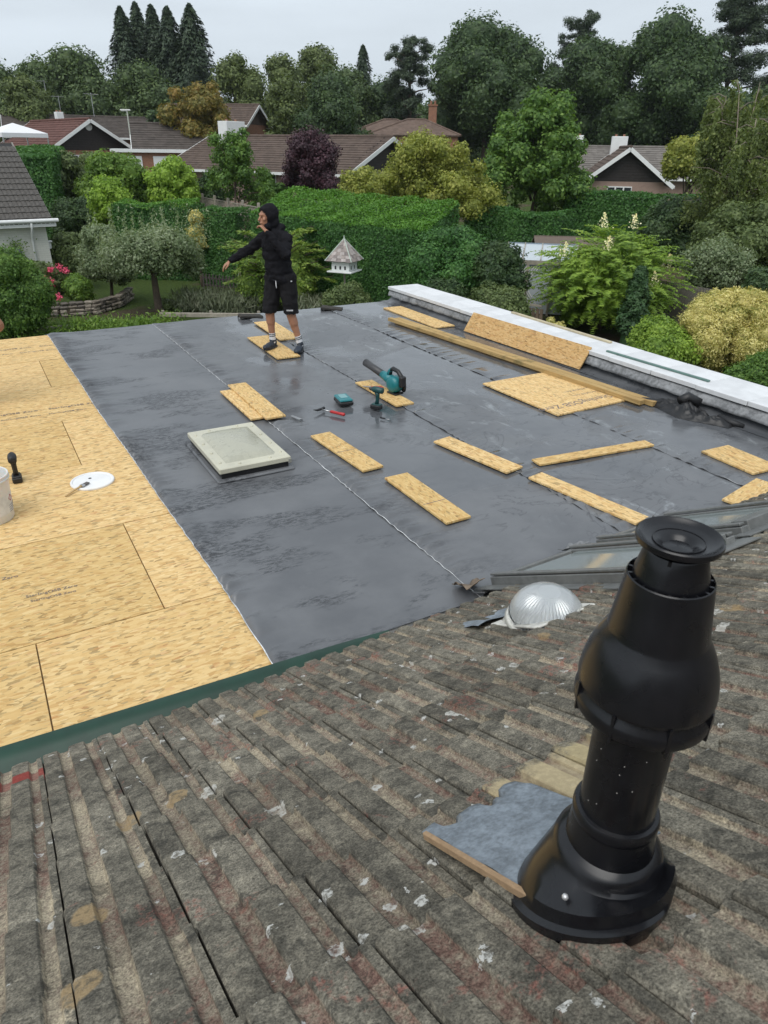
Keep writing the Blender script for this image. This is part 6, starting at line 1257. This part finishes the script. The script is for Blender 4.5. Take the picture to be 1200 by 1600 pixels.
def canopy():
    x, y = 4.63, 57.81; g = gz(x, y); r = empty('garden_canopy', (x, y, g), R_(20), 'white pyramid garden canopy behind the left hedge', 'canopy'); e, t = 5.69-g, 6.28-g
    A = [(-1.5, -1.5, e), (1.5, -1.5, e), (1.5, 1.5, e), (-1.5, 1.5, e)]; mb = MB(); 
    for i in range(4): mb.quad(A[i], A[(i+1) % 4], (0, 0, t)); mb.quad(A[i], A[(i+1) % 4], (A[(i+1) % 4][0], A[(i+1) % 4][1], e-.25), (A[i][0], A[i][1], e-.25))
    mb.build('canopy_cloth', WHITE_C, r)
    for a_ in A: mb = MB(); mb.tube([(a_[0]*.97, a_[1]*.97, 0), (a_[0]*.97, a_[1]*.97, e)], .04, 6); mb.build('post', METAL, r)
canopy()
def lamp_post():
    x, y = 13.04, 62.66; g = gz(x, y); r = empty('street_lamp', (x, y, g), R_(-20), 'slim street lamp in front of the brick garage', 'street lamp'); t = 7.38-g; mt = plain('lamp_column', (.42, .43, .38), .5, .2)
    mb = MB(); mb.tube([(0, 0, 0), (0, 0, 1.2), (0, 0, 1.25), (0, 0, t)], [.10, .10, .06, .05], 8); mb.build('column', mt, r); mb = MB(); mb.box((-.12, 0, t+.04), (.75, .2, .10), bev=.03); mb.build('lantern', plain('lantern_grey', (.6, .6, .58), .5), r); mb = MB(); mb.box((-.2, 0, t-.015), (.45, .14, .03)); mb.build('lens', WHITE_P, r)
lamp_post()
def aerial(label, x, y, z, h):
    g = gz(x, y); r = empty('tv_aerial', (x, y, z), .4, label, 'aerial'); mb = MB(); mb.tube([(0, 0, 0), (0, 0, h)], .03, 6); mb.build('mast', METAL, r); mb = MB(); mb.tube([(-.7, 0, h-.1), (.7, 0, h-.1)], .02, 5); mb.build('boom', METAL, r)
    for k in range(7): mb = MB(); mb.tube([(-.65+k*.2, -.3, h-.1), (-.65+k*.2, .3, h-.1)], .014, 4); mb.build('element', METAL, r)
aerial('tv aerial on the white chimney of the red brown roof', 13.38, 78.87, 7.40, 1.9); aerial('tall tv aerial above the far left roof', 10.82, 89.35, 7.59, 3.2); aerial('short tv aerial on the far left roof', 11.64, 87.23, 7.79, 1.6)
# white house at the left edge, with real tiles
def white_house():
    cx, cy = 2.81, 30.07; rz = R_(7); r = empty('white_brick_house', (cx, cy, 0), rz, 'white painted brick house with dark tiled roof cut off at the left edge', 'house'); e = 2.71; hw = 8.0; pit = R_(31); run = 4.0; over = .35
    mb = MB(); mb.box((-hw/2, 4.0, e/2-.1), (hw, 8, e)); mb.build('wall', BRKW, r)
    mb = MB(); mb.add([(0, 0, e-.12), (0, 8, e-.12), (0, 4, e+4*math.tan(pit)-.12), (-.15, 0, e-.12), (-.15, 8, e-.12), (-.15, 4, e+4*math.tan(pit)-.12)], [(0, 1, 2), (3, 5, 4), (0, 2, 5, 3), (2, 1, 4, 5)]); mb.build('gable', BRKW, r)
    mb = MB(); mb.box((-hw/2+.15, -over-.01, e-.17), (hw+.3, .03, .20)); mb.build('fascia', WHITE_P, r); mb = MB(); mb.tube([(-hw, -over-.08, e-.06), (.38, -over-.08, e-.06)], .065, 10); mb.build('gutter', WHITE_P, r)
    mb = MB(); mb.box((-hw/2+.1, -over/2, e-.265), (hw, over, .02)); mb.build('soffit', WHITE_P, r)
    mb = MB(); mb.tube([(-.55, -over-.08, e-.10), (-.55, -over-.06, e-.30), (-.55, -.10, e-.62), (-.55, -.06, e-.8), (-.55, -.06, 0)], .04, 10); mb.build('downpipe', WHITE_P, r, True)
    rm = MB(); sl = (run+over)/math.cos(pit); T = Matrix.Translation((0, -over, e-over*math.tan(pit))) @ Matrix.Rotation(pit, 4, 'X'); 
    mb = MB(); mb.T = T; mb.box((-hw/2+.1, sl/2, -.05), (hw+.3, sl, .05)); roof = mb.build('roof', UNDER, r); T2 = Matrix.Translation((0, 8+over, e-over*math.tan(pit))) @ Matrix.Rotation(math.pi, 4, 'Z') @ Matrix.Rotation(pit, 4, 'X'); mb = MB(); mb.T = T2; mb.box((hw/2-.1, sl/2, -.02), (hw+.3, sl, .05)); mb.build('rear_roof', R_DK, r)
    W2 = plain('house_tile', (.085, .078, .070), .9, var=.4, scale=9, bump=.5)
    ms = []
    for sd_ in range(3):
        mb = MB(); pr = [(0, 0), (.02, .022), (.12, .022), (.15, .004), (.17, .004), (.19, .022), (.29, .022), (.32, .0)]; P = []
        for v, o in ((0, .0), (0, .035), (.36, .002)): P += [(u*.94, v, h+o+random.uniform(-.002, .002)) for u, h in pr]
        c = len(pr); mb.add(P, [(i*c+k, i*c+k+1, (i+1)*c+k+1, (i+1)*c+k) for i in range(2) for k in range(c-1)]); ms.append(mb.mesh('tile', W2))
    for k in range(int(sl/.34)):
        for j in range(9): o = link('tile', random.choice(ms), roof); o.matrix_local = T @ Matrix.Translation((.25-.30*(j+1), .0+k*.34, .01))
    mb = MB(); mb.T = T; mb.box((-hw/2-1.2, sl/2, .01), (hw-2.3, sl, .06)); mb.build('far_slope', R_DK, r)
    mb = MB(); mb.T = T; mb.box((.24, sl/2, -.03), (.05, sl, .10)); mb.build('verge', plain('verge_mortar', (.22, .21, .19), .9), r)
    # wall basket of flowers, lantern, wall ornament
    mb = MB(); mb.ell((-1.15, -.15, 1.62), (.17, .16, .16)); pot = mb.build('wall_basket', plain('slate_pot', (.14, .16, .18), .7), r, True); rng = np.random.RandomState(2)
    V, F = quads(rng.normal(0, .13, (260, 3))*[1.4, .8, 1]+[-1.15, -.18, 1.82], rng.normal(0, 1, (260, 3)), .07, .6, rng); link('basket_plant', np_mesh('basket_plant', V, [F], GREENS['weed']), pot)['kind'] = 'stuff'
    mb = MB(); mb.box((.10, .4, 1.72), (.12, .12, .24), bev=.02); mb.box((.10, .4, 1.86), (.2, .2, .04)); mb.build('wall_lantern', WHITE_P, r)
    mb = MB(); mb.tube([(-2.1+.26*math.cos(t), -.02, 1.55+.32*math.sin(t)) for t in np.linspace(0, 6.283, 24)], .02, 6); mb.build('wall_ornament', plain('rusty_ornament', (.30, .20, .15), .8), r)
white_house()
# ------------------------------------------------------------------ far tree belt
GF = 'tall trees on the skyline'
broad('skyline_tree', 'dark tree at the far left edge of the skyline', 'tree', 7.40, 94.71, 12.23, 3.93, 'far', leaf=0.34, n_=26, group=GF, seed=1, shell=(.72, 1.3), zb=3.2, lobes=5)
broad('skyline_tree', 'lower grey green tree at the left edge below the skyline', 'tree', 8.29, 83.59, 11.03, 2.78, 'far2', leaf=0.30, n_=24, group=GF, seed=2, shell=(.72, 1.3), zb=3.2, lobes=5)
broad('skyline_tree', 'wide dark green tree second from the left', 'tree', 11.96, 99.28, 13.58, 3.97, 'far', leaf=0.34, n_=28, group=GF, seed=3, shell=(.72, 1.3), zb=3.2, lobes=5)
broad('skyline_tree', 'big rounded green tree left of the redwoods', 'tree', 14.48, 88.83, 13.78, 4.32, 'far', leaf=0.32, n_=40, group=GF, seed=4, shell=(.72, 1.3), zb=3.2, lobes=5)
broad('skyline_tree', 'rounded green tree in front of the redwoods', 'tree', 19.69, 83.72, 12.59, 3.56, 'far', leaf=0.30, n_=30, group=GF, seed=5, shell=(.72, 1.3), zb=3.2, lobes=5)
for k, (x, y, zt, r, lab) in enumerate(((20.83, 96.78, 18.67, 2.05, 'leftmost of the five dark redwoods'), (23.58, 101.29, 19.87, 1.98, 'thin tall redwood second from the left'), (24.31, 97.00, 19.15, 2.07, 'middle redwood of the five'), (25.18, 93.67, 18.64, 2.17, 'redwood fourth from the left'), (26.96, 91.09, 18.70, 2.60, 'rightmost and widest of the five redwoods'))): spire('redwood_tree', lab, x, y, zt, r*1.95, 'conifer', 40+k, 'row of redwoods on the skyline', .40, thick=2.2)
broad('skyline_tree', 'olive green tree right of the redwoods', 'tree', 29.25, 83.00, 14.02, 3.50, 'far2', leaf=0.30, n_=30, group=GF, seed=6, shell=(.72, 1.3), zb=3.2, lobes=5)
broad('orange_tree', 'tree turning orange in front of the skyline trees', 'tree', 18.73, 63.29, 9.92, 3.60, 'orange', zb=2.4, leaf=0.22, n_=54, rc=.85, seed=7, lobes=9)
broad('skyline_tree', 'dark low tree left of the orange tree', 'tree', 16.56, 68.01, 7.88, 1.16, 'oak', leaf=0.24, n_=16, group=GF, seed=8, shell=(.72, 1.3), zb=3.2, lobes=5)
broad('skyline_tree', 'green tree with a rounded head in the middle skyline', 'tree', 36.69, 88.71, 15.28, 3.50, 'far2', leaf=0.34, n_=30, group=GF, seed=9, shell=(.72, 1.3), zb=3.2, lobes=5)
broad('skyline_tree', 'tallest pale green tree in the middle skyline', 'tree', 44.64, 96.14, 17.58, 4.21, 'far2', leaf=0.35, n_=32, group=GF, seed=10, shell=(.72, 1.3), zb=3.2, lobes=5)
broad('skyline_tree', 'olive tree left of the tall pine', 'tree', 43.75, 85.45, 14.33, 3.66, 'far', leaf=0.34, n_=28, group=GF, seed=11, shell=(.72, 1.3), zb=3.2, lobes=5)
broad('skyline_tree', 'small light green tree below the middle skyline', 'tree', 29.12, 70.20, 10.90, 2.27, 'far2', leaf=0.26, n_=22, group=GF, seed=12, shell=(.72, 1.3), zb=3.2, lobes=5)
broad('skyline_tree', 'dark bushy tree behind the purple plum', 'tree', 32.16, 66.65, 11.12, 3.43, 'oak', leaf=0.26, n_=34, group=GF, seed=13, shell=(.72, 1.3), zb=3.2, lobes=5)
spire('spruce_tree', 'small pointed spruce poking above the middle skyline', 52.37, 99.00, 17.33, 3.2, 'conifer', 60, leaf=.45)
pine('pine_tree', 'open dark pine left of the great oak', 48.56, 80.48, 15.90, 2.80, 3, .35)
broad('skyline_tree', 'dark tree filling the gap under the tall pine', 'tree', 49.06, 84.84, 12.79, 4.22, 'oak', leaf=0.34, n_=26, group=GF, seed=14, shell=(.72, 1.3), zb=3.2, lobes=5)
broad('oak_tree', 'great dark domed oak at the middle right of the skyline', 'tree', 50.09, 67.43, 16.77, 7.35, 'oak', leaf=0.32, n_=70, rc=2.1, group=GF, seed=15, core=.86, shell=(.72, 1.3), zb=3.2, lobes=7)
pine('pine_tree', 'pine top showing above the two oaks', 70.30, 76.64, 18.98, 2.93, 5, .55)
broad('oak_tree', 'dark oak with sloping left side', 'tree', 61.09, 63.34, 15.80, 5.24, 'oak', leaf=0.32, n_=50, rc=1.8, group=GF, seed=16, core=.86, shell=(.72, 1.3), zb=3.2, lobes=7)
broad('oak_tree', 'tall dark oak beside the right pine', 'tree', 64.49, 56.89, 16.73, 5.97, 'oak', leaf=0.32, n_=60, rc=2.0, group=GF, seed=17, core=.86, shell=(.72, 1.3), zb=3.2, lobes=7)
pine('pine_tree', 'tall open pine at the top right', 72.45, 56.70, 18.70, 3.81, 9, .45)
broad('oak_tree', 'dark tree behind the birch at the right edge', 'tree', 63.89, 48.14, 10.17, 4.63, 'oak', leaf=0.30, n_=34, group=GF, seed=18, shell=(.72, 1.3), zb=3.2, lobes=7)
broad('oak_tree', 'dark tree linking the great oak and the sloping oak', 'tree', 60.31, 69.47, 13.46, 3.35, 'oak', leaf=0.32, n_=24, group=GF, seed=19, shell=(.72, 1.3), zb=3.2, lobes=7)
# distant wood closing the horizon: reads as one mass
rng = np.random.RandomState(77); C = []; Rr = []
for k in range(150):
    a = R_(-6+k*.5+rng.uniform(-.3, .3)); d = rng.uniform(125, 150); h = rng.uniform(4, 9); C.append((math.sin(a)*d, math.cos(a)*d, 2.3+h*.5)); Rr.append(h*.62)
V, F, cv, ct = clump_cloud(C, Rr, .9, .7, 1.0, rng, 1, .2, .9); tag(link('distant_wood', cloud_mesh('distant_wood', GREENS['far'], V, F, cv, ct)), 'continuous dark woodland along the horizon behind the houses', 'woodland', kind='stuff')

# ------------------------------------------------------------------ thin damp air between the houses and the far trees
hz = NT('damp_air'); hz.t.nodes.remove(hz.bsdf)
pv = hz.nd('VolumePrincipled', {'Color': (.80, .86, .92), 'Density': .0002, 'Anisotropy': .2}); hz.t.links.new(pv.outputs[0], hz.out.inputs['Volume'])
mb = MB(); mb.box((95, 95, 14), (440, 440, 31)); tag(mb.build('haze', hz.mat), 'thin damp haze over the gardens and far trees', 'haze', kind='stuff')
